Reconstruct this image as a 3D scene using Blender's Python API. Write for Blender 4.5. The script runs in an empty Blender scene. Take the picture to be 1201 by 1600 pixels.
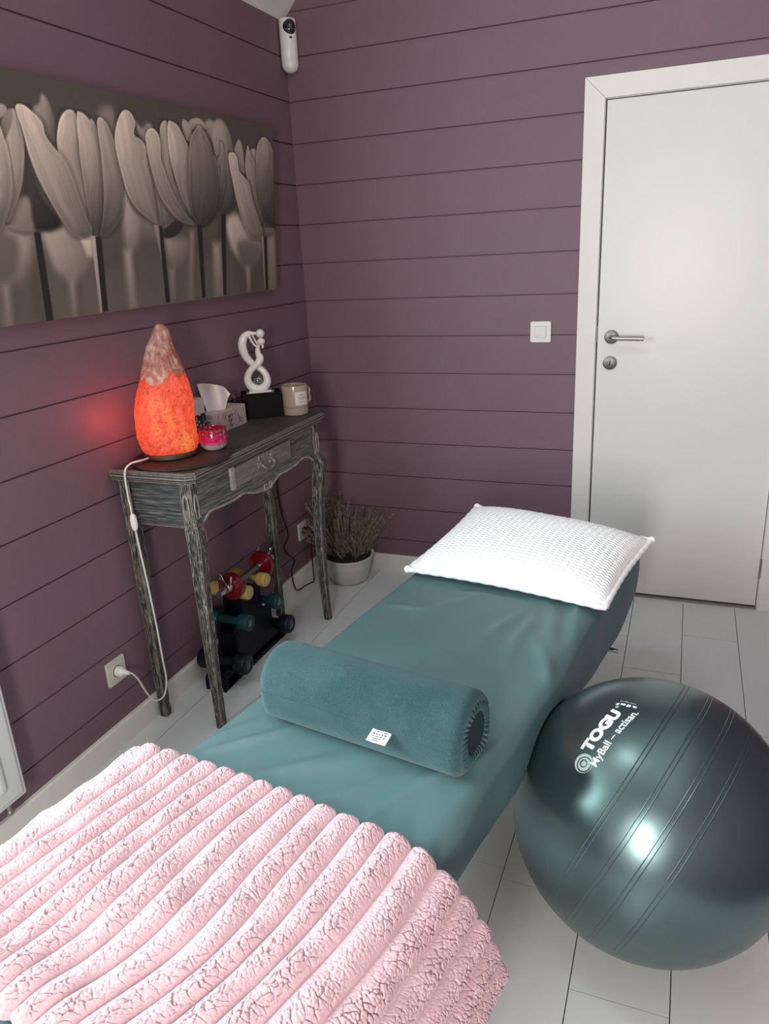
import bpy, bmesh, math, random
import numpy as np
from mathutils import Vector, Matrix, Euler

random.seed(7); RNG = np.random.default_rng(7)
SC = bpy.context.scene
COL = SC.collection
PI = math.pi

# ---------------------------------------------------------------- camera
cam_d = bpy.data.cameras.new('camera'); cam = bpy.data.objects.new('camera', cam_d); COL.objects.link(cam)
cam.location = (1.6669, -3.2511, 1.5193)
cam.rotation_euler = (1.23751, 0.049889, 0.3705)
cam_d.sensor_fit = 'VERTICAL'; cam_d.sensor_height = 24.0
cam_d.lens = 24.0 * 1174.1 / 1600.0
cam_d.clip_start = 0.02
SC.camera = cam

# ---------------------------------------------------------------- world, lights, exposure
w = bpy.data.worlds.new('world'); SC.world = w; w.use_nodes = True
w.node_tree.nodes['Background'].inputs[0].default_value = (0.75, 0.88, 1.0, 1)
w.node_tree.nodes['Background'].inputs[1].default_value = 0.6

def area(name, loc, rot, sx, sy, power, color):
    d = bpy.data.lights.new(name, 'AREA'); d.shape = 'RECTANGLE'; d.size = sx; d.size_y = sy
    d.energy = power; d.color = color
    o = bpy.data.objects.new(name, d); o.location = loc; o.rotation_euler = rot; COL.objects.link(o)
    return o
# daylight through the window above the radiator (left wall), the roof window and the rear window behind the camera
area('window_daylight', (-0.03, -2.72, 1.50), (0, -PI/2, 0), 1.02, 0.88, 57, (0.82, 0.97, 1.0))
area('roof_window_daylight', (0.702, -2.30, 3.308), (0, math.radians(-47.7), 0), 0.60, 0.48, 14, (0.92, 0.98, 1.0))
area('rear_window_daylight', (1.55, -4.215, 1.24), (PI/2, 0, 0), 0.36, 0.96, 52, (1.0, 0.93, 0.88))

SC.view_settings.view_transform = 'Standard'; SC.view_settings.look = 'None'
SC.view_settings.exposure = 0.0; SC.view_settings.gamma = 1.0; SC.view_settings.use_curve_mapping = False
SC.cycles.max_bounces = 8; SC.cycles.use_denoising = True
SC.cycles.sample_clamp_indirect = 4.0

# ---------------------------------------------------------------- helpers
def srgb(r, g, b):
    f = lambda c: (c/255/12.92) if c/255 <= 0.04045 else ((c/255+0.055)/1.055)**2.4
    return (f(r), f(g), f(b), 1.0)

class NT:
    def __init__(self, name):
        self.m = bpy.data.materials.new(name); self.m.use_nodes = True
        self.t = self.m.node_tree; self.b = self.t.nodes['Principled BSDF']
    def n(self, typ, **kw):
        nd = self.t.nodes.new(typ)
        for k, v in kw.items():
            if k.startswith('i_'): nd.inputs[k[2:]].default_value = v
            else: setattr(nd, k, v)
        return nd
    def l(self, a, b): self.t.links.new(a, b)
    def set(self, **kw):
        for k, v in kw.items(): self.b.inputs[k].default_value = v
    def coord(self, scale=(1, 1, 1), rot=(0, 0, 0)):
        tc = self.n('ShaderNodeTexCoord'); mp = self.n('ShaderNodeMapping')
        mp.inputs['Scale'].default_value = scale; mp.inputs['Rotation'].default_value = rot
        self.l(tc.outputs['Object'], mp.inputs['Vector']); return mp.outputs['Vector']
    def noise(self, vec, scale, detail=4, rough=0.55):
        nd = self.n('ShaderNodeTexNoise'); nd.inputs['Scale'].default_value = scale
        nd.inputs['Detail'].default_value = detail; nd.inputs['Roughness'].default_value = rough
        self.l(vec, nd.inputs['Vector']); return nd.outputs['Fac']
    def ramp(self, fac, stops, interp='LINEAR'):
        nd = self.n('ShaderNodeValToRGB'); cr = nd.color_ramp; cr.interpolation = interp
        while len(cr.elements) < len(stops): cr.elements.new(0.5)
        for e, (p, c) in zip(cr.elements, stops): e.position = p; e.color = c if len(c) == 4 else (*c, 1)
        self.l(fac, nd.inputs['Fac']); return nd.outputs['Color']
    def mix(self, fac, a, b, mode='MIX'):
        nd = self.n('ShaderNodeMix'); nd.data_type = 'RGBA'; nd.blend_type = mode
        if isinstance(fac, (int, float)): nd.inputs[0].default_value = fac
        else: self.l(fac, nd.inputs[0])
        for s, i in ((a, 6), (b, 7)):
            if isinstance(s, tuple): nd.inputs[i].default_value = s
            else: self.l(s, nd.inputs[i])
        return nd.outputs[2]
    def math(self, op, a, b=None, c=None):
        nd = self.n('ShaderNodeMath'); nd.operation = op
        for i, s in enumerate((a, b, c)):
            if s is None: continue
            if isinstance(s, (int, float)): nd.inputs[i].default_value = s
            else: self.l(s, nd.inputs[i])
        return nd.outputs[0]
    def bump(self, h, strength=0.3, dist=0.002):
        nd = self.n('ShaderNodeBump'); nd.inputs['Strength'].default_value = strength; nd.inputs['Distance'].default_value = dist
        self.l(h, nd.inputs['Height']); self.l(nd.outputs[0], self.b.inputs['Normal']); return nd

def M(name, col, rough=0.5, metal=0.0, var=0.0, vscale=8, bump=0.0, bscale=200, bdist=0.001, sheen=0.0, coat=0.0, spec=0.5):
    k = NT(name); k.set(**{'Base Color': col, 'Roughness': rough, 'Metallic': metal, 'Specular IOR Level': spec})
    if sheen: k.set(**{'Sheen Weight': sheen, 'Sheen Roughness': 0.5})
    if coat: k.set(**{'Coat Weight': coat, 'Coat Roughness': 0.1})
    v = k.coord()
    if var:
        f = k.noise(v, vscale)
        lo = tuple(c*(1-var) for c in col[:3])+(1,); hi = tuple(min(1, c*(1+var)) for c in col[:3])+(1,)
        k.l(k.ramp(f, [(0.3, lo), (0.7, hi)]), k.b.inputs['Base Color'])
    if bump: k.bump(k.noise(v, bscale, 3), bump, bdist)
    return k.m

ROOTLOC = {}
def wloc(o):
    while o is not None:
        if o.name in ROOTLOC: return ROOTLOC[o.name]
        o = o.parent
    return Vector((0, 0, 0))

class B:
    """collects shapes as vertices and faces, then links them as one mesh object"""
    def __init__(self): self.v = []; self.f = []
    def add(self, vs, fs):
        n = len(self.v); self.v += [tuple(x) for x in vs]; self.f += [tuple(i+n for i in q) for q in fs]; return self
    def box(self, x0, x1, y0, y1, z0, z1, rot=None):
        vs = [Vector((x, y, z)) for x in (x0, x1) for y in (y0, y1) for z in (z0, z1)]
        if rot is not None: vs = [rot @ v for v in vs]
        return self.add(vs, [(0,1,3,2),(4,6,7,5),(0,4,5,1),(2,3,7,6),(0,2,6,4),(1,5,7,3)])
    def obox(self, o, ex, ey, ez):
        o = Vector(o); ex, ey, ez = Vector(ex), Vector(ey), Vector(ez)
        vs = [o + ex*i + ey*j + ez*k for i in (0,1) for j in (0,1) for k in (0,1)]
        return self.add(vs, [(0,1,3,2),(4,6,7,5),(0,4,5,1),(2,3,7,6),(0,2,6,4),(1,5,7,3)])
    def cyl(self, a, b, r, r2=None, n=24):
        return self.tube([a, b], [r, r if r2 is None else r2], n)
    def tube(self, pts, rad, n=12, caps=True, flat=1.0):
        pts = [Vector(p) for p in pts]
        if isinstance(rad, (int, float)): rad = [rad]*len(pts)
        base = len(self.v); up = None; rings = []
        for i, p in enumerate(pts):
            t = (pts[min(i+1, len(pts)-1)] - pts[max(i-1, 0)]).normalized()
            if up is None:
                up = Vector((0,0,1)) if abs(t.z) < 0.9 else Vector((1,0,0))
            u = (up - t*up.dot(t)).normalized(); s = t.cross(u); up = u
            rings.append([p + (u*math.cos(a)*flat + s*math.sin(a))*rad[i] for a in [2*PI*k/n for k in range(n)]])
        vs = [v for r in rings for v in r]; fs = []
        for i in range(len(pts)-1):
            for k in range(n):
                a = i*n+k; b2 = i*n+(k+1) % n; fs.append((a, b2, b2+n, a+n))
        if caps: fs.append(tuple(range(n))[::-1]); fs.append(tuple(range((len(pts)-1)*n, len(pts)*n)))
        return self.add(vs, fs)
    def lathe(self, prof, c=(0,0,0), n=48, axis='z'):
        vs = []; fs = []
        for r, z in prof:
            for k in range(n):
                a = 2*PI*k/n
                if axis == 'z': vs.append((c[0]+r*math.cos(a), c[1]+r*math.sin(a), c[2]+z))
                elif axis == 'y': vs.append((c[0]+r*math.cos(a), c[1]+z, c[2]+r*math.sin(a)))
                else: vs.append((c[0]+z, c[1]+r*math.cos(a), c[2]+r*math.sin(a)))
        m = len(prof)
        for i in range(m-1):
            for k in range(n):
                a = i*n+k; b2 = i*n+(k+1) % n; fs.append((a, b2, b2+n, a+n))
        fs.append(tuple(range(n))[::-1]); fs.append(tuple(range((m-1)*n, m*n)))
        return self.add(vs, fs)
    def prism(self, poly, o, eu, ev, ew):
        """polygon (u,v) in plane o+u*eu+v*ev, extruded by ew"""
        o = Vector(o); eu, ev, ew = Vector(eu), Vector(ev), Vector(ew); n = len(poly)
        vs = [o+eu*u+ev*v for u, v in poly] + [o+eu*u+ev*v+ew for u, v in poly]
        fs = [tuple(range(n))[::-1], tuple(range(n, 2*n))] + [(i, (i+1) % n, (i+1) % n+n, i+n) for i in range(n)]
        return self.add(vs, fs)
    def grid(self, P, wrap_u=False):
        """P: array (nu, nv, 3)"""
        nu, nv = P.shape[:2]; fs = []
        for i in range(nu if wrap_u else nu-1):
            for j in range(nv-1):
                a = i*nv+j; b2 = ((i+1) % nu)*nv+j; fs.append((a, b2, b2+1, a+1))
        return self.add(P.reshape(-1, 3).tolist(), fs)
    def sphere(self, c, r, n=24, sz=1.0):
        return self.lathe([(max(1e-4, r*math.sin(PI*i/(n//2))), -r*sz*math.cos(PI*i/(n//2))) for i in range(n//2+1)], c, n)
    def make(self, name, mat=None, parent=None, smooth=40, bevel=0, bseg=2, subdiv=0, solid=None, fix=True):
        off = wloc(parent) if parent is not None else Vector((0, 0, 0))
        me = bpy.data.meshes.new(name)
        me.from_pydata([(x-off.x, y-off.y, z-off.z) for x, y, z in self.v], [], self.f); me.update()
        if fix:
            bm = bmesh.new(); bm.from_mesh(me); bmesh.ops.recalc_face_normals(bm, faces=bm.faces); bm.to_mesh(me); bm.free()
        return link(name, me, mat, parent, smooth, bevel, bseg, subdiv, solid)

def link(name, me, mat, parent=None, smooth=40, bevel=0, bseg=2, subdiv=0, solid=None):
    if smooth:
        me.polygons.foreach_set('use_smooth', [True]*len(me.polygons))
        if smooth < 180: me.set_sharp_from_angle(angle=math.radians(smooth))
    o = bpy.data.objects.new(name, me); COL.objects.link(o)
    if mat: me.materials.append(mat)
    if parent is not None: o.parent = parent
    if solid:
        md = o.modifiers.new('solid', 'SOLIDIFY'); md.thickness = solid[0]; md.offset = solid[1]
    if bevel:
        md = o.modifiers.new('bevel', 'BEVEL'); md.width = bevel; md.segments = bseg; md.limit_method = 'ANGLE'; md.angle_limit = math.radians(40)
    if subdiv:
        md = o.modifiers.new('sub', 'SUBSURF'); md.levels = subdiv; md.render_levels = subdiv
    return o

def tag(o, label, cat, group=None):
    o['label'] = label; o['category'] = cat
    if group: o['group'] = group
    return o
def thing(name, loc, label, cat, group=None):
    o = bpy.data.objects.new(name, None); o.empty_display_size = 0.05; COL.objects.link(o)
    o.location = loc; ROOTLOC[o.name] = Vector(loc); return tag(o, label, cat, group)
def struct(o): o['kind'] = 'structure'; return o
def catmull(pts, n=8, closed=False):
    pts = [np.array(p, float) for p in pts]; out = []; m = len(pts)
    for i in range(m if closed else m-1):
        if closed: p0, p1, p2, p3 = pts[i-1], pts[i], pts[(i+1) % m], pts[(i+2) % m]
        else: p0, p1, p2, p3 = pts[max(i-1,0)], pts[i], pts[i+1], pts[min(i+2,m-1)]
        for k in range(n):
            t = k/n; out.append(0.5*((2*p1)+(-p0+p2)*t+(2*p0-5*p1+4*p2-p3)*t*t+(-p0+3*p1-3*p2+p3)*t**3))
    if not closed: out.append(pts[-1])
    return out
def vnoise(x, y, seed=0):
    """smooth value noise on arrays"""
    xi = np.floor(x).astype(np.int64); yi = np.floor(y).astype(np.int64); fx = x-xi; fy = y-yi
    fx = fx*fx*(3-2*fx); fy = fy*fy*(3-2*fy)
    def h(a, b):
        n = (a*374761393 + b*668265263 + seed*974634777) & 0x7fffffff
        n = ((n ^ (n >> 13))*1274126177) & 0x7fffffff
        return ((n ^ (n >> 16)) & 0xffff)/65535.0
    return (h(xi,yi)*(1-fx)+h(xi+1,yi)*fx)*(1-fy)+(h(xi,yi+1)*(1-fx)+h(xi+1,yi+1)*fx)*fy
def voronoi(x, y, seed=0):
    """F1, F2 distances on arrays (unit cells)"""
    xi = np.floor(x).astype(np.int64); yi = np.floor(y).astype(np.int64)
    f1 = np.full(x.shape, 9.0); f2 = np.full(x.shape, 9.0)
    def h(a, b, s):
        n = (a*374761393 + b*668265263 + (seed*7+s)*974634777) & 0x7fffffff
        n = ((n ^ (n >> 13))*1274126177) & 0x7fffffff
        return ((n ^ (n >> 16)) & 0xffff)/65535.0
    for dx in (-1,0,1):
        for dy in (-1,0,1):
            a = xi+dx; b = yi+dy
            d = np.hypot(a+h(a,b,1)-x, b+h(a,b,2)-y)
            m = d < f1
            f2 = np.where(m, f1, np.minimum(f2, d)); f1 = np.where(m, d, f1)
    return f1, f2

# ---------------------------------------------------------------- materials
mauve = M('mauve_paint', (0.184, 0.107, 0.139, 1), 0.55, var=0.04, vscale=3, bump=0.05, bscale=90)
white_paint = M('white_paint', (0.78, 0.77, 0.73, 1), 0.45, var=0.02, vscale=4)
white_gloss = M('white_satin_lacquer', (0.74, 0.74, 0.71, 1), 0.35, var=0.015, vscale=3)
ceiling_m = M('ceiling_white', (0.76, 0.74, 0.71, 1), 0.8, var=0.02)
plastic = M('white_plastic', (0.80, 0.79, 0.76, 1), 0.3)
black_plastic = M('black_plastic', (0.008, 0.009, 0.011, 1), 0.45, spec=0.25)
gap_m = M('dark_gap', (0.02, 0.02, 0.02, 1), 0.8)
steel = M('brushed_steel', (0.42, 0.40, 0.38, 1), 0.32, 1.0, bump=0.05, bscale=300)
rose_m = M('dull_steel', (0.22, 0.205, 0.19, 1), 0.42, 0.9)
chrome = M('chrome', (0.75, 0.75, 0.75, 1), 0.12, 1.0)

# ---------------------------------------------------------------- room
P_ = 0.165; Z_TOP = 2.476
GROOVES = [Z_TOP - P_*i for i in range(-12, 15)]
def wall_profile(z0, z1, gw=0.0028, gd=0.009):
    """list of (depth, z) from bottom to top with the board grooves cut in"""
    pr = [(0, z0)]
    for g in sorted(GROOVES):
        if z0 + 0.01 < g < z1 - 0.01:
            pr += [(0, g-gw), (-gd, g-gw*0.5), (-gd, g+gw*0.5), (0, g+gw)]
    pr.append((0, z1)); return pr
def wall_piece(b, o, along, normal, length, z0, z1, thick=0.1):
    o = Vector(o); al = Vector(along); nm = Vector(normal)
    prof = wall_profile(z0, z1); n = len(prof)
    poly = prof + [(-thick, z1), (-thick, z0)]
    vs = [o+nm*d+Vector((0,0,z)) for d, z in poly]; vs += [v+al*length for v in vs]; m = len(poly)
    fs = [(i, (i+1) % m, (i+1) % m+m, i+m) for i in range(m)]
    b.add(vs, fs)
XR, YR, EAVE, SLOPE, RIDGE = 2.60, -4.20, 2.447, 1.10, 1.30
zpk = EAVE + SLOPE*RIDGE
b = B()
WY0, WY1, WZ0, WZ1 = -3.22, -2.22, 0.93, 2.07
wall_piece(b, (0, YR, 0), (0,1,0), (1,0,0), WY0-YR, 0, EAVE)
wall_piece(b, (0, WY1, 0), (0,1,0), (1,0,0), 0.1-WY1, 0, EAVE)
wall_piece(b, (0, WY0, 0), (0,1,0), (1,0,0), WY1-WY0, 0, WZ0)
wall_piece(b, (0, WY0, 0), (0,1,0), (1,0,0), WY1-WY0, WZ1, EAVE)
struct(b.make('wall_left', mauve, smooth=0))
# back wall with gable and door opening
DX0, DX1, DZ = 1.300, 2.062, 2.035
b = B()
wall_piece(b, (0, 0, 0), (1,0,0), (0,-1,0), DX0, 0, DZ)
wall_piece(b, (DX1, 0, 0), (1,0,0), (0,-1,0), XR-DX1, 0, DZ)
wall_piece(b, (0, 0, 0), (1,0,0), (0,-1,0), XR, DZ, EAVE)
prev = EAVE
for z in [g for g in sorted(GROOVES) if g > EAVE+0.01] + [zpk+0.1]:
    # boards of the gable, each trimmed to the slope
    za, zb = prev, z-0.002
    xa, xb = (za-EAVE)/SLOPE, (zb-EAVE)/SLOPE
    if xa < RIDGE:
        xb = min(xb, RIDGE)
        poly = [(xa-0.05, za), (2*RIDGE-xa+0.05, za), (2*RIDGE-xb+0.05, zb), (xb-0.05, zb)]
        b.prism(poly, (0,0,0), (1,0,0), (0,0,1), (0,0.1,0))
        b.box(max(0, xa), min(XR, 2*RIDGE-xa), 0.006, 0.1, zb-0.001, zb+0.004)
    prev = z+0.002
struct(b.make('wall_back', mauve, smooth=0, fix=True))
b = B().box(XR, XR+0.1, YR, 0, 0, EAVE+0.1); struct(b.make('wall_right', mauve, smooth=0))
b = B()
b.box(0, 1.17, YR-0.1, YR, 0, EAVE).box(1.93, XR, YR-0.1, YR, 0, EAVE).box(1.17, 1.93, YR-0.1, YR, 1.80, EAVE).box(1.17, 1.93, YR-0.1, YR, 0, 0.66)
b.prism([(0, EAVE), (XR, EAVE), (RIDGE, zpk+0.05)], (0, YR-0.1, 0), (1,0,0), (0,0,1), (0,0.1,0))
struct(b.make('wall_rear', mauve, smooth=0))
# sloped ceiling, with an opening for the roof window
b = B(); th = 0.12
sl = Vector((1, 0, SLOPE)).normalized(); nrm = Vector((-SLOPE, 0, 1)).normalized()
o0 = Vector((0, 0, EAVE)); Ls = RIDGE*math.hypot(1, SLOPE)
def slope_piece(s0, s1, y0, y1):
    b.obox(o0 + sl*s0 + Vector((0, y0, 0)), sl*(s1-s0), Vector((0, y1-y0, 0)), nrm*th)
RS0, RS1, RY0, RY1 = 0.60, 1.62, -2.72, -1.88
slope_piece(0, RS0, YR, 0); slope_piece(RS1, Ls, YR, 0); slope_piece(RS0, RS1, YR, RY0); slope_piece(RS0, RS1, RY1, 0)
sr = Vector((-1, 0, SLOPE)).normalized(); nr = Vector((SLOPE, 0, 1)).normalized()
b.obox((XR, YR, EAVE), sr*Ls, (0, -YR, 0), nr*th)
struct(b.make('ceiling', ceiling_m, smooth=0))

# floor: white laminate planks with fine dark joints
k = NT('white_laminate'); v = k.coord()
k.l(k.ramp(k.noise(k.coord((14, 1.2, 1)), 3), [(0.3, (0.67, 0.705, 0.70, 1)), (0.7, (0.69, 0.725, 0.72, 1))]), k.b.inputs['Base Color'])
k.set(Roughness=0.38)
b = B(); PW, PL, g = 0.2045, 1.38, 0.0012
x = 1.329 - 7*PW; i = 0
offs = {0: -1.735, 1: -0.390, 2: -0.640, 3: -0.324, 4: -0.95, -1: -0.80, -2: -0.25, -3: -1.2, -4: -0.55, -5: -0.235, -6: -0.9, -7: -1.35}
for c in range(-7, 6):
    xa, xb = 1.329 + (c-1)*PW, 1.329 + c*PW
    xa2, xb2 = max(xa, 0.0), min(xb, XR)
    if xb2 <= xa2: continue
    y = offs.get(c, -0.5) + PL
    while y > YR:
        ya, yb = max(y-PL, YR), min(y, 0)
        if yb > ya: b.box(xa2+g, xb2-g, ya+g, yb-g, -0.012, 0)
        y -= PL
b.box(0, XR, YR, 0, -0.06, -0.0115)
fl = struct(b.make('floor', k.m, smooth=0))
fl.data.materials.append(gap_m)
for p in list(fl.data.polygons)[-6:]: p.material_index = 1

# skirting
def skirt(b, o, al, nm, L, h=0.084, t=0.015):
    b.prism([(0,0),(t,0),(t,h-0.006),(t-0.004,h),(0,h)], o, nm, (0,0,1), Vector(al)*L)
b = B(); skirt(b, (0, YR, 0), (0,1,0), (1,0,0), -YR); struct(b.make('baseboard_left', white_paint, smooth=0))
b = B(); skirt(b, (0.015, 0, 0), (1,0,0), (0,-1,0), 1.243-0.015); struct(b.make('baseboard_back', white_paint, smooth=0))
struct(B().tube([(0.001,-0.001,0.084),(0.001,-0.001,EAVE)], 0.0020, 8).make('trim_1', M('corner_bead_mauve', (0.20,0.118,0.145,1), 0.7, spec=0.1)))

# door frame (architrave) and door leaf
b = B(); FX0, FX1, FZ = 1.2425, 2.102, 2.094; fw = 0.0755; ft = 0.016
b.prism([(FX0,0),(FX0+fw,0),(FX0+fw,FZ-fw),(FX0,FZ)], (0,0,0), (1,0,0), (0,0,1), (0,-ft,0))
b.prism([(FX1-fw,0),(FX1,0),(FX1,FZ),(FX1-fw,FZ-fw)], (0,0,0), (1,0,0), (0,0,1), (0,-ft,0))
b.prism([(FX0+0.0006,FZ),(FX0+fw+0.0006,FZ-fw),(FX1-fw-0.0006,FZ-fw),(FX1-0.0006,FZ)], (0,0,0), (1,0,0), (0,0,1), (0,-ft,0))
# jamb lining behind the architrave
b.box(DX0, FX0+fw+0.002, 0, 0.1, 0, DZ).box(FX1-fw-0.002, DX1, 0, 0.1, 0, DZ).box(DX0, DX1, 0, 0.1, FZ-fw-0.002, DZ)
struct(b.make('trim_2', white_paint, smooth=0, bevel=0.0015))
struct(B().box(DX0, DX1, 0.06, 0.1, 0, DZ).make('trim_3', gap_m, smooth=0))
struct(B().box(FX0+fw, FX1-fw, -0.012, 0.055, 0.0, 0.006).make('trim_4', M('threshold_strip', (0.30,0.27,0.25,1), 0.6), smooth=0))
door = B().box(1.325, 2.0215, -0.003, 0.038, 0.016, 2.0125).make('door_1', white_gloss, smooth=0, bevel=0.0015)
struct(door)
hx, hz = 1.379, 1.146
b = B().lathe([(0.0255,0),(0.0275,-0.002),(0.0275,-0.007),(0.025,-0.0085),(0.001,-0.0085)], (hx,-0.003,hz), 40, 'y')
b.make('handle_rose', rose_m, door)
b = B().tube(catmull([(hx,-0.009,hz),(hx,-0.040,hz),(hx+0.004,-0.052,hz),(hx+0.016,-0.057,hz),(hx+0.04,-0.0575,hz-0.001),(hx+0.128,-0.0575,hz-0.003)], 6), 0.0085, 18)
b.make('door_handle', steel, door)
b = B().lathe([(0.0255,0),(0.0275,-0.002),(0.0275,-0.007),(0.025,-0.0085),(0.001,-0.0085)], (hx-0.001,-0.003,1.041), 40, 'y')
b.make('key_rose', rose_m, door)
b = B().box(-0.0022,0.0022,-0.0008,0,-0.009,0.004).cyl((0,-0.0008,0.006),(0,0,0.006),0.005)
b.v = [(x+hx-0.001,y-0.0115,z+1.041) for x,y,z in b.v]; b.make('keyhole', black_plastic, door)
b = B().cyl((hx-0.003,-0.012,1.044),(hx-0.005,-0.026,1.043),0.004).obox((hx-0.016,-0.030,1.032),(0.020,0,0.016),(0,0.004,0),(-0.004,0,0.006))
b.make('thumb_turn', chrome, door, bevel=0.001)
def hinge(b, z): b.cyl((2.0255,-0.010,z),(2.0255,-0.010,z+0.085),0.0065).cyl((2.0255,-0.010,z+0.041),(2.0255,-0.010,z+0.044),0.0072)
for z in (0.148, 1.70): bb = B(); hinge(bb, z); bb.make('hinge', steel, door)
B().box(1.3185,1.3245,-0.006,0.0,1.125,1.19).make('strike_plate', M('dark_steel',(0.16,0.15,0.15,1),0.4,0.9), door)

# window above the radiator, roof window, rear window (all outside the frame)
glass = NT('window_glass'); glass.set(**{'Base Color': (1,1,1,1), 'Roughness': 0.0, 'Transmission Weight': 1.0, 'IOR': 1.1})
b = B(); f = 0.06
b.box(-0.09,-0.005,WY0,WY0+f,WZ0,WZ1).box(-0.09,-0.005,WY1-f,WY1,WZ0,WZ1).box(-0.09,-0.005,WY0,WY1,WZ0,WZ0+f).box(-0.09,-0.005,WY0,WY1,WZ1-f,WZ1)
wn = struct(b.make('window_1', white_gloss, smooth=0, bevel=0.003))
B().box(-0.02,-0.008,-2.745,-2.695,WZ0+f,WZ1-f).make('mullion', white_gloss, wn, smooth=0)
B().box(-0.075,-0.070,WY0+f,WY1-f,WZ0+f,WZ1-f).make('pane', glass.m, wn, smooth=0)
b = B()
def rw(s0, s1, y0, y1, d0, d1): b.obox(o0 + sl*s0 + Vector((0,y0,0)) + nrm*d0, sl*(s1-s0), (0,y1-y0,0), nrm*(d1-d0))
rw(RS0,RS0+f,RY0,RY1,0,th); rw(RS1-f,RS1,RY0,RY1,0,th); rw(RS0+f,RS1-f,RY0,RY0+f,0,th); rw(RS0+f,RS1-f,RY1-f,RY1,0,th)
wn2 = struct(b.make('window_2', white_gloss, smooth=0))
b = B(); rw(RS0+f,RS1-f,RY0+f,RY1-f,0.085,0.09); b.make('pane', glass.m, wn2, smooth=0)
b = B().box(1.17,1.23,YR-0.08,YR,0.66,1.80).box(1.87,1.93,YR-0.08,YR,0.66,1.80).box(1.23,1.87,YR-0.08,YR,0.66,0.72).box(1.23,1.87,YR-0.08,YR,1.74,1.80)
wn3 = struct(b.make('window_3', white_gloss, smooth=0))
B().box(1.23,1.87,YR-0.05,YR-0.045,0.72,1.74).make('pane', glass.m, wn3, smooth=0)

# ================================================================ treatment table
teal_sheet = NT('teal_sheet'); v = teal_sheet.coord()
teal_sheet.l(teal_sheet.ramp(teal_sheet.noise(v, 6), [(0.3, (0.088,0.166,0.172,1)), (0.7, (0.102,0.186,0.192,1))]), teal_sheet.b.inputs['Base Color'])
teal_sheet.set(Roughness=0.46); teal_sheet.bump(teal_sheet.noise(v, 700, 2), 0.06, 0.0005)
BU = np.array([0.153, 0.9882]); BP = np.array([0.9882, -0.153])         # along and across the bed
B0 = np.array([0.846, -1.600]); BW = 0.598; BT = 0.560; BZ = 0.452
T0, T1 = -1.30, 0.93
def bed_xy(a, t): return B0 + BP*a + BU*t
def bed_pt(a, t, z): q = bed_xy(a, t); return (q[0], q[1], z)
table = thing('treatment_table', (*bed_xy(BW/2, -0.3), 0), 'long treatment table covered with a teal fitted sheet, running towards the door', 'table')
nu, nv = 220, 360
prof = []
r = 0.032
def arc(cx, cz, a0, a1, n): return [(cx+r*math.cos(a), cz+r*math.sin(a)) for a in np.linspace(a0, a1, n)]
poly = [(0.004, BZ)] + [(0.001, BZ+0.02), (0.0, BZ+0.05)] + arc(r, BT-r, PI, PI/2, 10) + [(x, BT) for x in np.linspace(r, BW-r, 160)[1:-1]] + arc(BW-r, BT-r, PI/2, 0, 10) + [(BW, BZ+0.05), (BW-0.001, BZ+0.02), (BW-0.004, BZ)]
pa = np.array([q[0] for q in poly]); pz = np.array([q[1] for q in poly])
# resample by arc length so that the sides get enough points
ss = np.concatenate([[0], np.cumsum(np.hypot(np.diff(pa), np.diff(pz)))]); si = np.linspace(0, ss[-1], nu)
pa = np.interp(si, ss, pa); pz = np.interp(si, ss, pz)
tv = np.concatenate([np.linspace(T0, T1-0.10, nv-40, endpoint=False), T1-0.10+0.10*np.sin(np.linspace(0, PI/2, 40))])
A, T = np.meshgrid(pa, tv, indexing='ij'); Z = np.repeat(pz[:, None], nv, 1)
endf = np.clip((tv-(T1-0.10))/0.10, 0, 1)
rd = 1-np.sqrt(np.maximum(0, 1-endf**2))                                    # rounding towards the head end
A = BW/2 + (A-BW/2)*(1-0.055*rd[None, :]**0.7*0.9)
Z = Z - (Z-BZ)*0.32*rd[None, :]**1.5
# how low the sheet hangs along the right side
hang = np.interp(tv, [-1.3,-0.6,-0.50,-0.38,-0.25,-0.1,0.03,0.2,0.35,0.49,0.6,0.7,0.8,0.93], [0.46,0.46,0.445,0.420,0.415,0.425,0.420,0.390,0.365,0.352,0.360,0.378,0.392,0.42])
drop = np.clip((BT-0.03-Z)/(BT-0.03-BZ), 0, 1)
Z = Z + drop*(np.where(A > BW/2, hang[None, :], 0.435)-BZ)
top = np.clip((Z-(BT-0.02))/0.02, 0, 1)
def ridge(a0, t0, ang, wid, ln, amp):
    """soft fold, centred at (a0,t0), running along ang (from the across axis)"""
    ca, sa = math.cos(ang), math.sin(ang); u = (A-a0)*ca+(T-t0)*sa; q = -(A-a0)*sa+(T-t0)*ca
    q = q + 0.012*np.sin(u*14)
    return amp*np.exp(-(q/wid)**2)*np.exp(-(u/ln)**2)
W = 0.0025*(vnoise(A*7, T*5, 3)-0.5) + 0.0035*(vnoise(A*3.1+7, T*2.2, 5)-0.5)
for args in [(0.52,0.22,2.0,0.022,0.13,0.0075),(0.46,0.16,1.75,0.02,0.12,0.0065),(0.40,0.20,1.5,0.02,0.10,0.005),(0.56,0.05,2.2,0.02,0.12,0.008),(0.55,0.34,1.9,0.018,0.10,0.006),
             (0.10,-0.52,1.05,0.014,0.14,0.0055),(0.22,-0.56,0.95,0.016,0.16,0.004),(0.36,-0.58,1.1,0.02,0.14,0.004),(0.05,-0.50,1.3,0.012,0.08,0.004),
             (0.52,-0.42,1.2,0.02,0.16,0.005),(0.30,-0.50,1.0,0.02,0.12,0.003),(0.22,0.24,1.2,0.03,0.12,0.004),(0.12,0.18,0.3,0.015,0.06,0.0035),(0.30,0.34,0.25,0.02,0.12,0.003)]:
    W = W + 1.7*ridge(*args)
Z = Z + W*top*np.clip(1-rd[None, :]*3, 0, 1)
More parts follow.
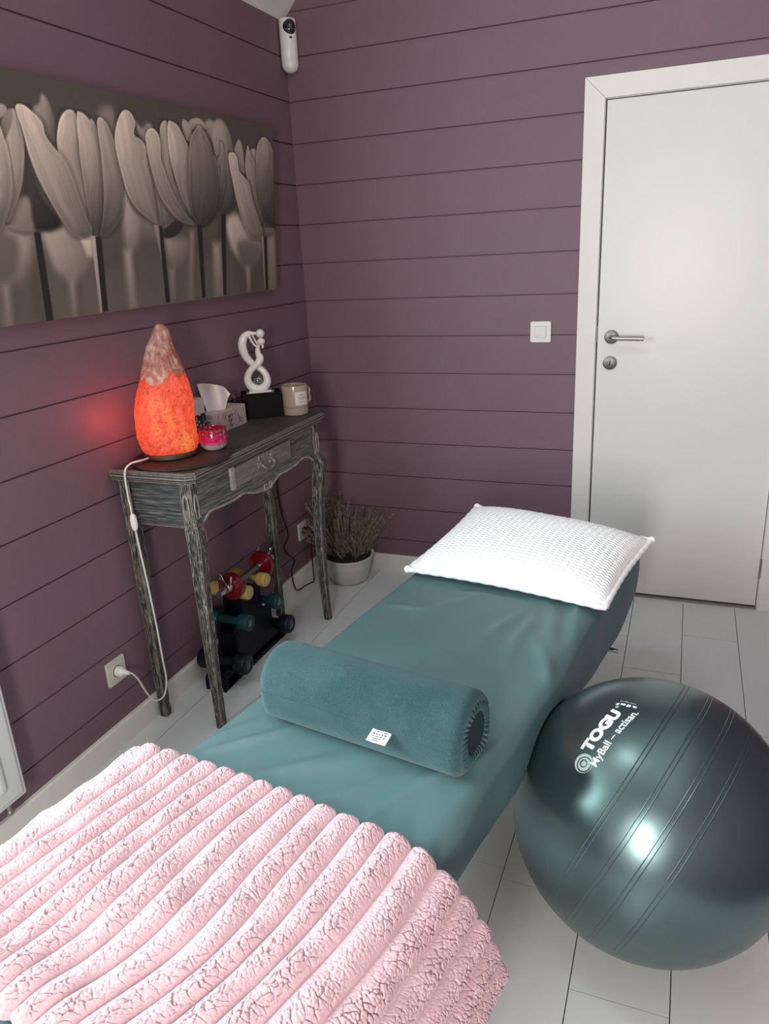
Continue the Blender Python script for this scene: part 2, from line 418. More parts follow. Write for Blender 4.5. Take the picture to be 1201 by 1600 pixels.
right = (np.clip((A-BW*0.93)/(BW*0.06), 0, 1))*(1-top*0.7); left = (np.clip((BW*0.07-A)/(BW*0.06), 0, 1))*(1-top*0.7)
A = A + right*(0.006+0.004*np.sin(T*9+1.2)+0.002*np.sin(T*21+0.4)) - left*(0.002*np.sin(T*8)+0.001*np.sin(T*19))
X = B0[0]+BP[0]*A+BU[0]*T; Y = B0[1]+BP[1]*A+BU[1]*T
# the side of the sheet gives way where it touches the ball
BC = Vector((1.6667,-1.780,0.2998)); BR = 0.2998
for _ in range(4):
    dx, dy, dz = X-BC.x, Y-BC.y, Z-BC.z; dd = np.sqrt(dx*dx+dy*dy+dz*dz); pen = np.clip(BR+0.003-dd, 0, 1)
    X = X-BP[0]*pen*1.05; Y = Y-BP[1]*pen*1.05
b = B().grid(np.stack([X, Y, Z], -1))
for j in (0, nv-1): b.f.append(tuple(i*nv+j for i in range(nu)))
b.make('fitted_sheet', teal_sheet.m, table, smooth=60)
dark_wood = M('table_frame_wood', (0.16,0.10,0.06,1), 0.5, var=0.2)
b = B().obox(bed_pt(0.05,T0+0.03,0.465), Vector((*BP,0))*(BW-0.12), Vector((*BU,0))*(T1-T0-0.12), (0,0,0.06)); b.make('frame', dark_wood, table, smooth=0, bevel=0.004)
for a in (0.06, BW-0.24):
    for t in (T0+0.12, T1-0.30):
        b = B().obox(bed_pt(a,t,0.0), Vector((*BP,0))*0.04, Vector((*BU,0))*0.04, (0,0,0.465)); b.make('leg', dark_wood, table, smooth=0, bevel=0.003)
b = B().cyl(bed_pt(BW-0.06,0.595,0.325), bed_pt(BW+0.012,0.600,0.320), 0.007); b.make('adjusting_knob', chrome, table)

# ================================================================ pillow
pil_m = M('white_quilted_cotton', (0.86,0.88,0.88,1), 0.8, sheen=0.2)
pipe_m = M('white_cotton_edge', (0.86,0.88,0.88,1), 0.75, sheen=0.2)
PC = {(0,0): (0.912,-1.235,0.583), (1,0): (1.515,-1.347,0.583), (0,1): (1.016,-0.783,0.645), (1,1): (1.613,-0.971,0.645)}
pillow = thing('pillow', (1.26,-1.08,0.56), 'white quilted pillow with a corded edge at the head of the teal table', 'pillow')
nu, nv = 420, 300
u = np.linspace(0,1,nu); vv = np.linspace(0,1,nv); U, V = np.meshgrid(u, vv, indexing='ij')
# the sides curve in a little between the corners
Uc = U + 0.018*np.sin(PI*V)*(1-2*U); Vc = V + 0.035*np.sin(PI*U)*(1-2*V)
c = {k: np.array(q) for k, q in PC.items()}
base = ((1-Uc)*(1-Vc))[...,None]*c[0,0] + (Uc*(1-Vc))[...,None]*c[1,0] + ((1-Uc)*Vc)[...,None]*c[0,1] + (Uc*Vc)[...,None]*c[1,1]
eu = np.clip(1-np.abs(2*U-1)**2.6, 0, 1); ev = np.clip(1-np.abs(2*V-1)**2.6, 0, 1); puff = (eu*ev)**0.55
lu, lv = U*0.61, V*0.44
zig = lv + 0.0042*np.abs(((lu/0.020) % 1)*2-1)
row = np.abs(np.sin(PI*zig/0.0125)); cell = np.abs(np.sin(PI*(lu/0.020)))
q = 0.0030*row**0.7*(0.45+0.55*cell) + 0.0012*(vnoise(lu*150, lv*150, 9)-0.5)
Pt = base.copy(); Pt[...,2] += 0.078*puff + q*np.clip(puff*2.5, 0, 1)
Pb = base.copy(); Pb[...,2] -= (0.020+0.058*V)*puff
b = B().grid(Pt); nt = len(b.v); b.grid(Pb[:, ::1])
b.make('cushion', pil_m, pillow, smooth=180)
edge = [base[int(i),0] for i in np.linspace(0,nu-1,50)] + [base[nu-1,int(j)] for j in np.linspace(0,nv-1,40)][1:] + [base[int(i),nv-1] for i in np.linspace(nu-1,0,50)][1:] + [base[0,int(j)] for j in np.linspace(nv-1,0,40)][1:]
b = B().tube(edge, [0.0085*(1+0.12*math.sin(i*1.9)) for i in range(len(edge))], 12); b.make('corded_edge', pipe_m, pillow, smooth=180)
for (i, j) in ((0,0),(0,1),(1,1)):
    q = c[i,j]; b = B().sphere(q, 0.0125, 20); b.make('corner_knot', pipe_m, pillow, smooth=180)

# ================================================================ bolster
ter = NT('teal_terry'); v = ter.coord()
n1 = ter.noise(v, 420, 3, 0.7); n2 = ter.noise(v, 9, 3)
cA = ter.ramp(n1, [(0.30, (0.014,0.044,0.052,1)), (0.75, (0.040,0.098,0.107,1))]); cB = ter.ramp(n1, [(0.30, (0.022,0.060,0.069,1)), (0.75, (0.056,0.122,0.131,1))])
ter.l(ter.mix(ter.ramp(n2, [(0.38,(0,0,0,1)),(0.62,(1,1,1,1))]), cA, cB), ter.b.inputs['Base Color'])
ter.set(Roughness=0.9, **{'Sheen Weight': 0.38, 'Sheen Roughness': 0.4, 'Sheen Tint': (0.6,0.85,0.88,1), 'Specular IOR Level': 0.15}); ter.bump(n1, 0.8, 0.003)
LA = Vector((0.875,-1.982,0.0)); LB = Vector((1.346,-2.061,0.0)); LD = (LB-LA).normalized(); LN = LD.cross(Vector((0,0,1))).normalized(); LL = (LB-LA).length
LR = 0.0785; LZ = BT+LR+0.003
bol = thing('bolster', ((LA+LB)/2).to_tuple()[:2]+(BT,), 'teal terry bolster roll lying across the treatment table', 'bolster')
def bol_ring(ax, rr, n=128, gath=0.0, sq=1.0):
    out = []
    for kk in range(n):
        a = 2*PI*kk/n; cx, cz = math.cos(a), math.sin(a)
        p = 2.0 if cz > 0 else 2.0+1.6*sq
        s = (abs(cx)**p+abs(cz)**p)**(-1/p)
        q = rr*s*(1+gath*0.5*math.sin(kk*PI*2/n*32))
        out.append(LA + LD*(ax*LL+(1 if ax > 0.5 else -1)*gath*0.055*math.sin(kk*PI*2/n*32)) + LN*(cx*q) + Vector((0,0,LZ+cz*q)))
    return out
endr = [(0.0,0.0785,0,1),(0.022,0.0765,0,1),(0.036,0.0715,0,0.95),(0.043,0.0655,0.0,0.9),(0.0455,0.0615,0.004,0.8),(0.0445,0.0600,0.008,0.8),(0.0475,0.0575,0.030,0.7),(0.0490,0.0530,0.045,0.6),(0.0480,0.0475,0.060,0.5),(0.0450,0.0425,0.07,0.4),(0.0380,0.0400,0.04,0.4)]
axs = [(0.045-a_, r_, g_, q_) for a_, r_, g_, q_ in endr[::-1]] + [(t,0.0785,0,1) for t in np.linspace(0.07,0.93,42)] + [(0.957+a_, r_, g_, q_) for a_, r_, g_, q_ in endr]
P = np.array([[list(q) for q in bol_ring(a, rr, 288, gg, sq)] for a, rr, gg, sq in axs]).transpose(1,0,2)
bc = B().grid(P, wrap_u=True)
bc.make('cover', ter.m, bol, smooth=180)
bdark = M('bolster_inner_vinyl', (0.012,0.025,0.035,1), 0.5)
P = np.array([[list(q) for q in bol_ring(0.998, rr, 48, 0, 0.4)] for rr in (0.047, 0.03, 0.001)]).transpose(1,0,2)
B().grid(P, wrap_u=True).make('inner_end', bdark, bol, smooth=180)
P = np.array([[list(q) for q in bol_ring(0.004, rr, 48, 0, 0.4)] for rr in (0.047, 0.03, 0.001)]).transpose(1,0,2)
B().grid(P, wrap_u=True).make('inner_end', bdark, bol, smooth=180)
# side seam and the sewn-in care label
def bol_surf(t, ang, off=0.0):
    cx, cz = math.cos(ang), math.sin(ang); p = 2.0 if cz > 0 else 3.6; s = (abs(cx)**p+abs(cz)**p)**(-1/p)*(LR+off)
    return LA + LD*(t*LL) + LN*(cx*s) + Vector((0,0,LZ+cz*s))
B().tube([bol_surf(t, math.radians(2+4*math.sin(t*5)), 0.0005) for t in np.linspace(0.02,0.975,60)], 0.0013, 6).make('seam', M('teal_seam',(0.03,0.08,0.09,1),0.9), bol)
lab = M('white_care_label', (0.62,0.64,0.64,1), 0.7, spec=0.2); ink = M('dark_print', (0.05,0.06,0.07,1), 0.7)
tc = bol_surf(0.665, math.radians(1), 0.003); tu = (LD*0.985+Vector((0,0,-0.02))).normalized(); tvv = (LN*0.80+Vector((0,0,-0.60))).normalized(); tn = tu.cross(tvv).normalized()
if tn.z < 0: tn = -tn
def tagp(a, q, h=0.0): return tc + tu*a + tvv*q + tn*(h + 0.002*math.sin(a*120) + 0.10*q*q*10)
b = B(); TG = 1.25
P = np.array([[list(tagp(TG*(-0.0175+0.035*i/10-0.0035*j/5), TG*0.021*j/5)) for j in range(6)] for i in range(11)])
cl = b.grid(P).make('care_label', lab, bol, smooth=180, solid=(0.0006, 0))
b = B()
for q0, hh, segs in [(0.0022,0.0014,[(-0.009,-0.003),(0.001,0.0025),(0.005,0.011)]),(0.0055,0.0028,[(-0.0135,-0.0095),(-0.008,-0.005),(-0.003,0.0005),(0.003,0.006),(0.008,0.0125)]),(0.0100,0.0015,[(-0.0135,-0.009),(-0.007,-0.001),(0.001,0.006),(0.008,0.0125)]),(0.0134,0.0014,[(-0.011,0.005)]),(0.0165,0.0014,[(-0.0105,0.003)])]:
    for s0, s1 in segs:
        x0 = s0
        while x0 < s1:
            wd_ = random.uniform(0.0008,0.0020); k0 = -0.0035*q0/0.021
            b.add([tagp(TG*(x0+k0),TG*q0,0.0010),tagp(TG*(min(x0+wd_,s1)+k0),TG*q0,0.0010),tagp(TG*(min(x0+wd_,s1)+k0),TG*(q0+hh),0.0010),tagp(TG*(x0+k0),TG*(q0+hh),0.0010)],[(0,1,2,3)])
            x0 += wd_+0.0006
b.make('care_print', ink, cl, smooth=0)

# ================================================================ pink blanket
pk = NT('pink_fleece'); v = pk.coord()
pk.l(pk.ramp(pk.noise(v, 260, 3), [(0.3, (0.57,0.375,0.41,1)), (0.7, (0.67,0.485,0.52,1))]), pk.b.inputs['Base Color'])
pk.set(Roughness=0.9, **{'Sheen Weight': 0.25, 'Sheen Roughness': 0.5, 'Specular IOR Level': 0.2}); pk.bump(pk.noise(v, 800, 2), 0.3, 0.0008)
F = [(0.648,-2.205,0.530),(0.668,-2.212,0.552),(0.70,-2.218,0.568),(0.76,-2.222,0.572),(0.88,-2.236,0.573),(1.00,-2.252,0.573),(1.12,-2.270,0.573),(1.22,-2.288,0.573),(1.30,-2.306,0.571),(1.352,-2.325,0.556),(1.392,-2.330,0.520),(1.422,-2.328,0.470),(1.442,-2.322,0.415),(1.455,-2.312,0.350)]
F = np.array(catmull(F, 10)); fl_ = np.concatenate([[0], np.cumsum(np.linalg.norm(np.diff(F, axis=0), axis=1))]); FL_ = fl_[-1]
NR = 20; ns, nt = 900, 560
s = np.linspace(0, 1, ns); BLN = 0.54; t = np.linspace(0, BLN, nt)
S, Tt = np.meshgrid(s, t, indexing='ij')
lat = S + (0.010*np.sin(Tt*10+S*9)+0.020*np.exp(-((Tt-0.36)/0.13)**2)*np.exp(-((S-0.50)/0.20)**2)+0.008*(vnoise(S*6, Tt*9, 21)-0.5))*np.sin(PI*S)
Fx = np.interp(lat*FL_, fl_, F[:,0]); Fy = np.interp(S*FL_, fl_, F[:,1]); Fz = np.interp(lat*FL_, fl_, F[:,2])
th_ = np.interp(S, [0,0.12,0.45,0.68,0.80,1], np.radians([8.0,9.5,15.0,14.5,10.0,9.0]))
ph = S*NR; rb = np.abs(np.sin(PI*ph))
sc_ = 0.010*(1-rb)**1.2                                                   # scalloped hems
Tm = Tt*(1-2*sc_/BLN)+sc_
X = Fx - np.sin(th_)*Tm; Y = Fy - np.cos(th_)*Tm; Z = Fz.copy()
# surface normal of the smooth sheet
dS = np.stack([np.gradient(q, axis=0) for q in (X, Y, Z)], -1); dT = np.stack([np.gradient(q, axis=1) for q in (X, Y, Z)], -1)
N = np.cross(dS, dT); N /= np.linalg.norm(N, axis=-1, keepdims=True); N *= np.sign(N[ns//2, nt//2, 2])
ed = np.minimum(Tm, BLN-Tm); edge_r = np.sqrt(np.clip(1-(1-np.clip(ed/0.016, 0, 1))**2, 0, 1))
arcl = S*FL_
f1, f2 = voronoi(arcl*74+0.8*vnoise(arcl*100, Tt*100, 2), Tt*66+0.8*vnoise(arcl*100+5, Tt*100, 4), 1)
g1, g2 = voronoi(arcl*150, Tt*140, 5)
crack = np.clip((f2-f1)/0.13, 0, 1); crack = crack*crack*(3-2*crack)
crack2 = np.clip((g2-g1)/0.35, 0, 1)
mod = 0.25+0.75*np.clip(vnoise(arcl*26+9, Tt*20, 31)*1.6-0.2, 0, 1)
lump = vnoise(arcl*40, Tt*26, 8)-0.5
H = 0.0120*rb**0.52*edge_r + rb**0.8*edge_r*(0.0060*crack*mod + 0.0013*crack2 + 0.0045*lump)
H += 0.008*np.exp(-((Tt-0.33)/0.07)**2)*np.exp(-((S-0.42)/0.16)**2) + 0.012*np.exp(-((Tt-0.50)/0.05)**2)*np.exp(-((S-0.36)/0.14)**2)
H += 0.004
XYZ = np.stack([X, Y, Z], -1) + N*H[..., None]
blanket = thing('blanket', (1.05,-2.5,BT), 'pink ribbed fleece blanket spread over the near end of the treatment table', 'blanket')
bb = B().grid(XYZ)
low = (np.stack([X, Y, Z], -1) + N*0.0015)[::8, ::8] if False else None
per = [(i,0) for i in range(0,ns)] + [(ns-1,j) for j in range(1,nt)] + [(i,nt-1) for i in range(ns-2,-1,-1)] + [(0,j) for j in range(nt-2,0,-1)]
base_i = len(bb.v); XB = np.stack([X, Y, Z], -1) + N*0.0012
bb.v += [tuple(XB[i,j]) for i,j in per]; m_ = len(per)
for q_ in range(m_):
    a_, c_ = per[q_], per[(q_+1) % m_]
    bb.f.append((a_[0]*nt+a_[1], base_i+q_, base_i+(q_+1) % m_, c_[0]*nt+c_[1]))
bb.make('ribbed_fleece', pk.m, blanket, smooth=180, fix=False)
# backing of the blanket
ks, kt = np.linspace(0,ns-1,90).astype(int), np.linspace(0,nt-1,60).astype(int)
B().grid(XB[np.ix_(ks, kt)]).make('backing', M('pink_backing',(0.62,0.38,0.40,1),0.9), blanket, smooth=180)

# ================================================================ exercise ball
BC = Vector((1.6667,-1.780,0.2998)); BR = 0.2998
bm_ = NT('dark_green_vinyl'); tcd = bm_.n('ShaderNodeTexCoord'); 
axis = Vector((-0.896,0.243,0.372)).normalized()
dot = bm_.n('ShaderNodeVectorMath', operation='DOT_PRODUCT'); dot.inputs[1].default_value = axis/BR
bm_.l(tcd.outputs['Object'], dot.inputs[0]); d = dot.outputs['Value']
hs = None
for c0 in (0.255,0.080,-0.085,-0.252):
    for sft in (-0.0145,0.0145):
        q = bm_.math('ABSOLUTE', bm_.math('SUBTRACT', d, c0+sft)); q = bm_.math('SUBTRACT', 1.0, bm_.math('DIVIDE', q, 0.0042)); q = bm_.math('MAXIMUM', q, 0.0)
        hs = q if hs is None else bm_.math('ADD', hs, q)
creases = bm_.noise(bm_.coord((3,3,3)), 2.2, 2)
hh = bm_.math('ADD', hs, bm_.math('MULTIPLY', creases, 2.2))
bm_.bump(hh, 0.55, 0.0016)
bm_.set(**{'Base Color': (0.030,0.075,0.078,1), 'Metallic': 0.90, 'Roughness': 0.335, 'Coat Weight': 0.2, 'Coat Roughness': 0.22, 'Specular IOR Level': 0.5})
bm_.l(bm_.ramp(bm_.noise(bm_.coord(), 5, 3), [(0.3,(0.105,0.165,0.162,1)),(0.7,(0.125,0.190,0.185,1))]), bm_.b.inputs['Base Color'])
ball = thing('exercise_ball', tuple(BC), 'dark green shiny exercise ball on the floor beside the treatment table', 'ball')
B().lathe([(max(1e-4,BR*math.sin(PI*i/96)), -BR*math.cos(PI*i/96)) for i in range(97)], tuple(BC), 144).make('ball_skin', bm_.m, ball, smooth=180)
white_ink = M('pale_mint_print', (0.80,0.90,0.88,1), 0.5); grey_ink = M('grey_mint_print', (0.45,0.60,0.58,1), 0.45)
def sph_frame(o, e1p):
    o = (Vector(o)-BC).normalized(); e1 = (Vector(e1p)-BC).normalized(); e1 = (e1-o*e1.dot(o)).normalized(); return o, e1, o.cross(e1)
def on_ball(fr, a, q, off=0.0006):
    o, e1, e2 = fr; rr = math.hypot(a, q)/BR
    d_ = (e1*a+e2*q); d_ = d_.normalized() if d_.length > 1e-9 else e1
    return BC + (o*math.cos(rr)+d_*math.sin(rr))*(BR+off)
def ball_text(name, txt, size, fr, a0, q0, mat, parent, bold=0.0, sx=1.0, shear=0.0):
    cu = bpy.data.curves.new('letters', 'FONT'); cu.body = txt; cu.size = size; cu.offset = bold; cu.shear = shear; cu.resolution_u = 4
    o = bpy.data.objects.new('letters', cu); COL.objects.link(o)
    dg = bpy.context.evaluated_depsgraph_get(); me = bpy.data.meshes.new_from_object(o.evaluated_get(dg))
    bpy.data.objects.remove(o)
    bm = bmesh.new(); bm.from_mesh(me); bmesh.ops.triangulate(bm, faces=bm.faces)
    bmesh.ops.subdivide_edges(bm, edges=[e for e in bm.edges if e.calc_length() > 0.008], cuts=2)
    off = wloc(parent); wd = max(v.co.x for v in bm.verts)
    for v_ in bm.verts: v_.co = on_ball(fr, a0+v_.co.x*sx, q0+v_.co.y) - off
    bm.to_mesh(me); bm.free(); me.name = name
    link(name, me, mat, parent, smooth=0); return wd*sx
fr = sph_frame((1.5468,-1.9194,0.5366), (1.6032,-1.8317,0.5882))
def fit_text(name, txt, size, length, a0, q0, mat, bold, frm=fr, shear=0.0):
    cu = bpy.data.curves.new('letters', 'FONT'); cu.body = txt; cu.size = size; cu.offset = bold
    o = bpy.data.objects.new('letters', cu); COL.objects.link(o); bpy.context.view_layer.update(); wd = o.dimensions.x; bpy.data.objects.remove(o)
    ball_text(name, txt, size, frm, a0, q0, mat, ball, bold, length/wd, shear)
fit_text('logo_lettering', 'TOGU', 0.0335, 0.113, 0.0, 0.001, white_ink, 0.0022)
fit_text('logo_lettering', '\u00ae', 0.010, 0.0075, 0.117, 0.019, white_ink, 0.0)
fit_text('model_lettering', 'MyBall \u2013 actisan.', 0.0235, 0.150, -0.021, -0.0275, white_ink, 0.0004)
fr2 = sph_frame((1.6273,-1.8174,0.5946), (1.5865,-1.8018,0.5878))
fit_text('size_lettering', 'ca. 65 cm \u00d8', 0.0098, 0.045, 0.0, 0.0, white_ink, 0.0006, fr2)
fit_text('size_lettering', 'www.togu.de', 0.0062, 0.036, 0.004, -0.0085, grey_ink, 0.0, fr2)
def disc_on_ball(b, cx, cy, r0, r1, ox=0, oy=0, n=40):
    """ring between a circle r1 at (cx,cy) and an offset hole r0"""
    base = len(b.v)
    for k_ in range(n):
        a = 2*PI*k_/n
        for q in range(5):
            f_ = q/4; x = (cx+ox)*(1-f_)+cx*f_ + (r0*(1-f_)+r1*f_)*math.cos(a); y = (cy+oy)*(1-f_)+cy*f_ + (r0*(1-f_)+r1*f_)*math.sin(a)
            b.v.append(tuple(on_ball(fr, x, y, 0.0007)))
    for k_ in range(n):
        for q in range(4):
            a0_ = base+k_*5+q; b0_ = base+((k_+1) % n)*5+q; b.f.append((a0_, b0_, b0_+1, a0_+1))
b = B(); lcx, lcy = -0.0255, 0.0005
disc_on_ball(b, lcx, lcy, 0.0165, 0.0200, -0.0015, -0.0022)
disc_on_ball(b, lcx-0.0015, lcy-0.002, 0.0085, 0.0135, 0.0012, 0.0018)
disc_on_ball(b, lcx-0.0005, lcy-0.0008, 0.0001, 0.0058)
b.make('logo_emblem', grey_ink, ball, smooth=0)

# ================================================================ console table
def distressed(name, scale, dark=(0.020,0.022,0.022,1), mid=(0.085,0.088,0.085,1), light=(0.30,0.31,0.29,1), brown=0.0, thr=(0.42,0.50,0.62), wear=True):
    k = NT(name); v = k.coord(scale)
    n1 = k.noise(v, 9, 5, 0.65); col = k.ramp(n1, [(thr[0], dark), (thr[1], mid), (thr[2], light)])
    n2 = k.noise(k.coord(tuple(0.35*x for x in scale)), 7, 3)
    col = k.mix(k.ramp(n2, [(0.40,(0,0,0,1)),(0.62,(0.75,0.75,0.75,1))]), col, k.ramp(n1, [(0.35, dark),(0.66, mid)]))
    if brown:
        n3 = k.noise(k.coord(tuple(0.6*x for x in scale)), 5, 3)
        col = k.mix(k.ramp(n3, [(0.60-0.12*brown,(0,0,0,1)),(0.66-0.08*brown,(1,1,1,1))]), col, k.ramp(n1, [(0.3,(0.10,0.055,0.032,1)),(0.7,(0.24,0.145,0.095,1))]))
    if wear:
        bv = k.n('ShaderNodeBevel'); bv.samples = 4; bv.inputs['Radius'].default_value = 0.004
        ge = k.n('ShaderNodeNewGeometry'); dt = k.n('ShaderNodeVectorMath', operation='DOT_PRODUCT')
        k.l(bv.outputs[0], dt.inputs[0]); k.l(ge.outputs['Normal'], dt.inputs[1])
        e = k.math('MULTIPLY', k.math('SUBTRACT', 1.0, dt.outputs['Value']), 14.0)
        e = k.math('MINIMUM', k.math('MULTIPLY', e, k.math('MULTIPLY', n1, 1.6)), 1.0)
        col = k.mix(e, col, (0.36,0.34,0.29,1))
    k.l(col, k.b.inputs['Base Color']); k.set(Roughness=0.6); k.bump(n1, 0.35, 0.0012)
    return k.m
w_side = distressed('weathered_grey_wood', (4, 4, 60))
w_y = distressed('weathered_grey_wood_front', (30, 1.6, 42), light=(0.26,0.26,0.25,1), mid=(0.10,0.10,0.098,1), thr=(0.34,0.46,0.62))
w_top = distressed('weathered_dark_top', (26, 1.3, 10), light=(0.085,0.080,0.074,1), mid=(0.050,0.047,0.043,1), dark=(0.024,0.023,0.021,1), thr=(0.35,0.5,0.68))
w_leg = distressed('weathered_leg_wood', (34, 34, 3.4), dark=(0.010,0.012,0.013,1), light=(0.42,0.45,0.42,1), brown=0.45, thr=(0.46,0.55,0.62))
w_draw = distressed('pale_drawer_wood', (20, 1.8, 26), light=(0.27,0.24,0.225,1), mid=(0.205,0.185,0.175,1), dark=(0.09,0.085,0.08,1), thr=(0.26,0.40,0.70), wear=False)
TX0, TX1, TY0, TY1, TZ = 0.010, 0.317, -1.461, -0.515, 0.917
ct = thing('console_table', (0.16,-0.988,0), 'weathered dark grey console table with one drawer and curved legs against the left wall', 'table')
ch = 0.022
outl = lambda i: [(TX0, TY0+i), (TX1-ch-i, TY0+i), (TX1-i, TY0+ch+i), (TX1-i, TY1-ch-i), (TX1-ch-i, TY1-i), (TX0, TY1-i)]
b = B()
lay = [(0.0105,0.882),(0.0105,0.889),(0.006,0.8925),(0.003,0.897),(0.004,0.899),(0.0,0.9005),(0.0,0.9085),(0.0015,0.9105),(0.006,0.9125),(0.0075,0.9165),(0.009,0.917)]
vs = [(x,y,z) for i,z in lay for x,y in outl(i)]; fs = [tuple(range(6))[::-1], tuple(range(len(vs)-6,len(vs)))]
for r_ in range(len(lay)-1):
    for q in range(6): fs.append((r_*6+q, r_*6+(q+1) % 6, (r_+1)*6+(q+1) % 6, (r_+1)*6+q))
b.add(vs, fs).make('table_top', w_top, ct, smooth=0)
# end and back aprons
LXF, LXB, LYN, LYF = 0.270, 0.036, -1.420, -0.588
B().box(LXB, LXF, LYN-0.006, LYN+0.012, 0.730, 0.883).make('end_apron', w_y if False else distressed('weathered_end_wood',(1.6,30,42),light=(0.27,0.29,0.29,1),mid=(0.07,0.075,0.076,1),thr=(0.38,0.52,0.66)), ct, smooth=0)
B().box(LXB, LXF, LYF-0.012, LYF+0.006, 0.730, 0.883).make('end_apron', w_side, ct, smooth=0)
B().box(0.022, 0.036, LYN, LYF, 0.735, 0.883).make('back_apron', w_side, ct, smooth=0)
# front apron with its scalloped lower edge
low = [(-1.400,0.736),(-1.386,0.743),(-1.349,0.761),(-1.284,0.757),(-1.214,0.754),(-1.152,0.757),(-1.115,0.750),(-1.079,0.738),(-1.028,0.729),(-1.000,0.726),(-0.970,0.728),(-0.935,0.737),(-0.895,0.751),(-0.836,0.750),(-0.773,0.752),(-0.705,0.763),(-0.650,0.752),(-0.612,0.730)]
lc = [tuple(q) for q in catmull(low, 6)]
poly = lc + [(-0.612,0.883),(-1.400,0.883)]
FXA = 0.288
B().prism(poly, (FXA-0.018,0,0), (0,1,0), (0,0,1), (0.018,0,0)).make('front_apron', w_y, ct, smooth=0)
bead = M('worn_bead_wood', (0.30,0.29,0.26,1), 0.6, var=0.35, vscale=30)
b = B().tube([(FXA+0.001,y,z+0.003) for y,z in lc], 0.0042, 8)
for sgn in (-1, 1):                                                       # small scroll at the middle
    sp_ = [( FXA+0.003, -0.985+sgn*(0.006+0.019*math.cos(a_)*0.5+0.011), 0.742+0.016*math.sin(a_)*(1-i/26)) for i, a_ in enumerate(np.linspace(-2.2, 3.4, 20))]
    b.tube(sp_, 0.0032, 8)
b.make('scroll_beading', bead, ct)
# drawer
dr = B().box(FXA-0.004, FXA+0.008, -1.196, -0.802, 0.797, 0.866).make('drawer', w_draw, ct, smooth=0, bevel=0.0015)
b = B().box(FXA, FXA+0.012, -1.222, -1.199, 0.793, 0.872); b.make('drawer_beading', bead, ct, smooth=0, bevel=0.003)
hm = M('greyed_cast_handle', (0.27,0.26,0.245,1), 0.5, 0.4, var=0.4, vscale=60)
b = B(); hx_ = FXA+0.0085
for sy in (-1, 1):
    cy_ = -0.999+sy*0.040
    for a_ in range(5):                                                     # leaf-shaped back plates
        an = PI/2 + a_*2*PI/5; b.sphere((hx_+0.001, cy_+0.010*math.cos(an), 0.836+0.012*math.sin(an)), 0.0065, 10)
    b.sphere((hx_+0.002, cy_, 0.836), 0.0085, 12); b.tube(catmull([(hx_+0.002,cy_,0.846),(hx_+0.003,cy_+sy*0.006,0.858),(hx_+0.002,cy_+sy*0.001,0.866)],5), [0.004]*10+[0.002], 8)
    b.cyl((hx_,cy_,0.834),(hx_+0.014,cy_,0.834),0.0035)
b.tube(catmull([(hx_+0.012,-1.039,0.834),(hx_+0.018,-1.033,0.822),(hx_+0.020,-1.015,0.812),(hx_+0.020,-0.999,0.809),(hx_+0.020,-0.983,0.812),(hx_+0.018,-0.965,0.822),(hx_+0.012,-0.959,0.834)],6), 0.0042, 10)
b.make('drawer_handle', hm, dr)
# legs
def leg(cx, cy, ox, oy, front):
    st = [(0.885,0.021,0.0),(0.80,0.021,0.0),(0.765,0.0215,0.002),(0.745,0.0235,0.010),(0.720,0.0255,0.018),(0.69,0.0250,0.019),(0.64,0.0230,0.013),(0.56,0.0210,0.005),(0.44,0.0190,0.001),(0.30,0.0172,-0.001),(0.18,0.0158,-0.0005),(0.08,0.0146,0.002),(0.02,0.0145,0.005),(0.0,0.0140,0.006)] if front else \
         [(0.885,0.0195,0),(0.73,0.0195,0),(0.45,0.018,0),(0.20,0.0165,0),(0.0,0.0155,0)]
    zs = [q[0] for q in st]; N_ = 60; zz = np.linspace(0.885, 0, N_)
    hw = np.interp(-zz, [-q for q in zs], [q[1] for q in st]); of = np.interp(-zz, [-q for q in zs], [q[2] for q in st])
    b = B(); vs = []
    for z, h, o_ in zip(zz, hw, of):
        x, y = cx+ox*o_, cy+oy*o_
        c_ = h*0.22
        sec = [(-h,-h+c_),(-h,h-c_),(-h+c_,h),(h-c_,h),(h,h-c_),(h,-h+c_),(h-c_,-h),(-h+c_,-h)]
        jig = 0.0006
        vs += [(x+px+random.uniform(-jig,jig), y+py+random.uniform(-jig,jig), z) for px, py in sec]
    fs = [tuple(range(8)), tuple(range(len(vs)-8, len(vs)))[::-1]]
    for r_ in range(N_-1):
        for q in range(8): fs.append((r_*8+q, r_*8+(q+1) % 8, (r_+1)*8+(q+1) % 8, (r_+1)*8+q))
    lg = b.add(vs, fs).make('leg', w_leg, ct, smooth=25)
    if front:                                                               # long carved loop on the upper front corner
        h = 0.0215
        lp = [(0.0095*math.sin(a_), 0.845 - 0.055*(1-math.cos(a_))*0.5*1.6) for a_ in np.linspace(0.25, 2*PI-0.25, 26)]
        bb = B().tube([(cx+h+0.001, cy+y_, z_) for y_, z_ in lp], 0.0024, 6)
        if oy < 0: bb.tube([(cx+y_, cy-h-0.001, z_) for y_, z_ in lp], 0.0024, 6)
        bb.make('carved_loop', bead, lg)
leg(LXF, LYN, 0.8, -0.6, True); leg(LXF+0.008, LYF, 0.8, 0.75, True); leg(LXB, LYN+0.002, 0, 0, False); leg(LXB+0.022, LYF-0.020, 0, 0, False)

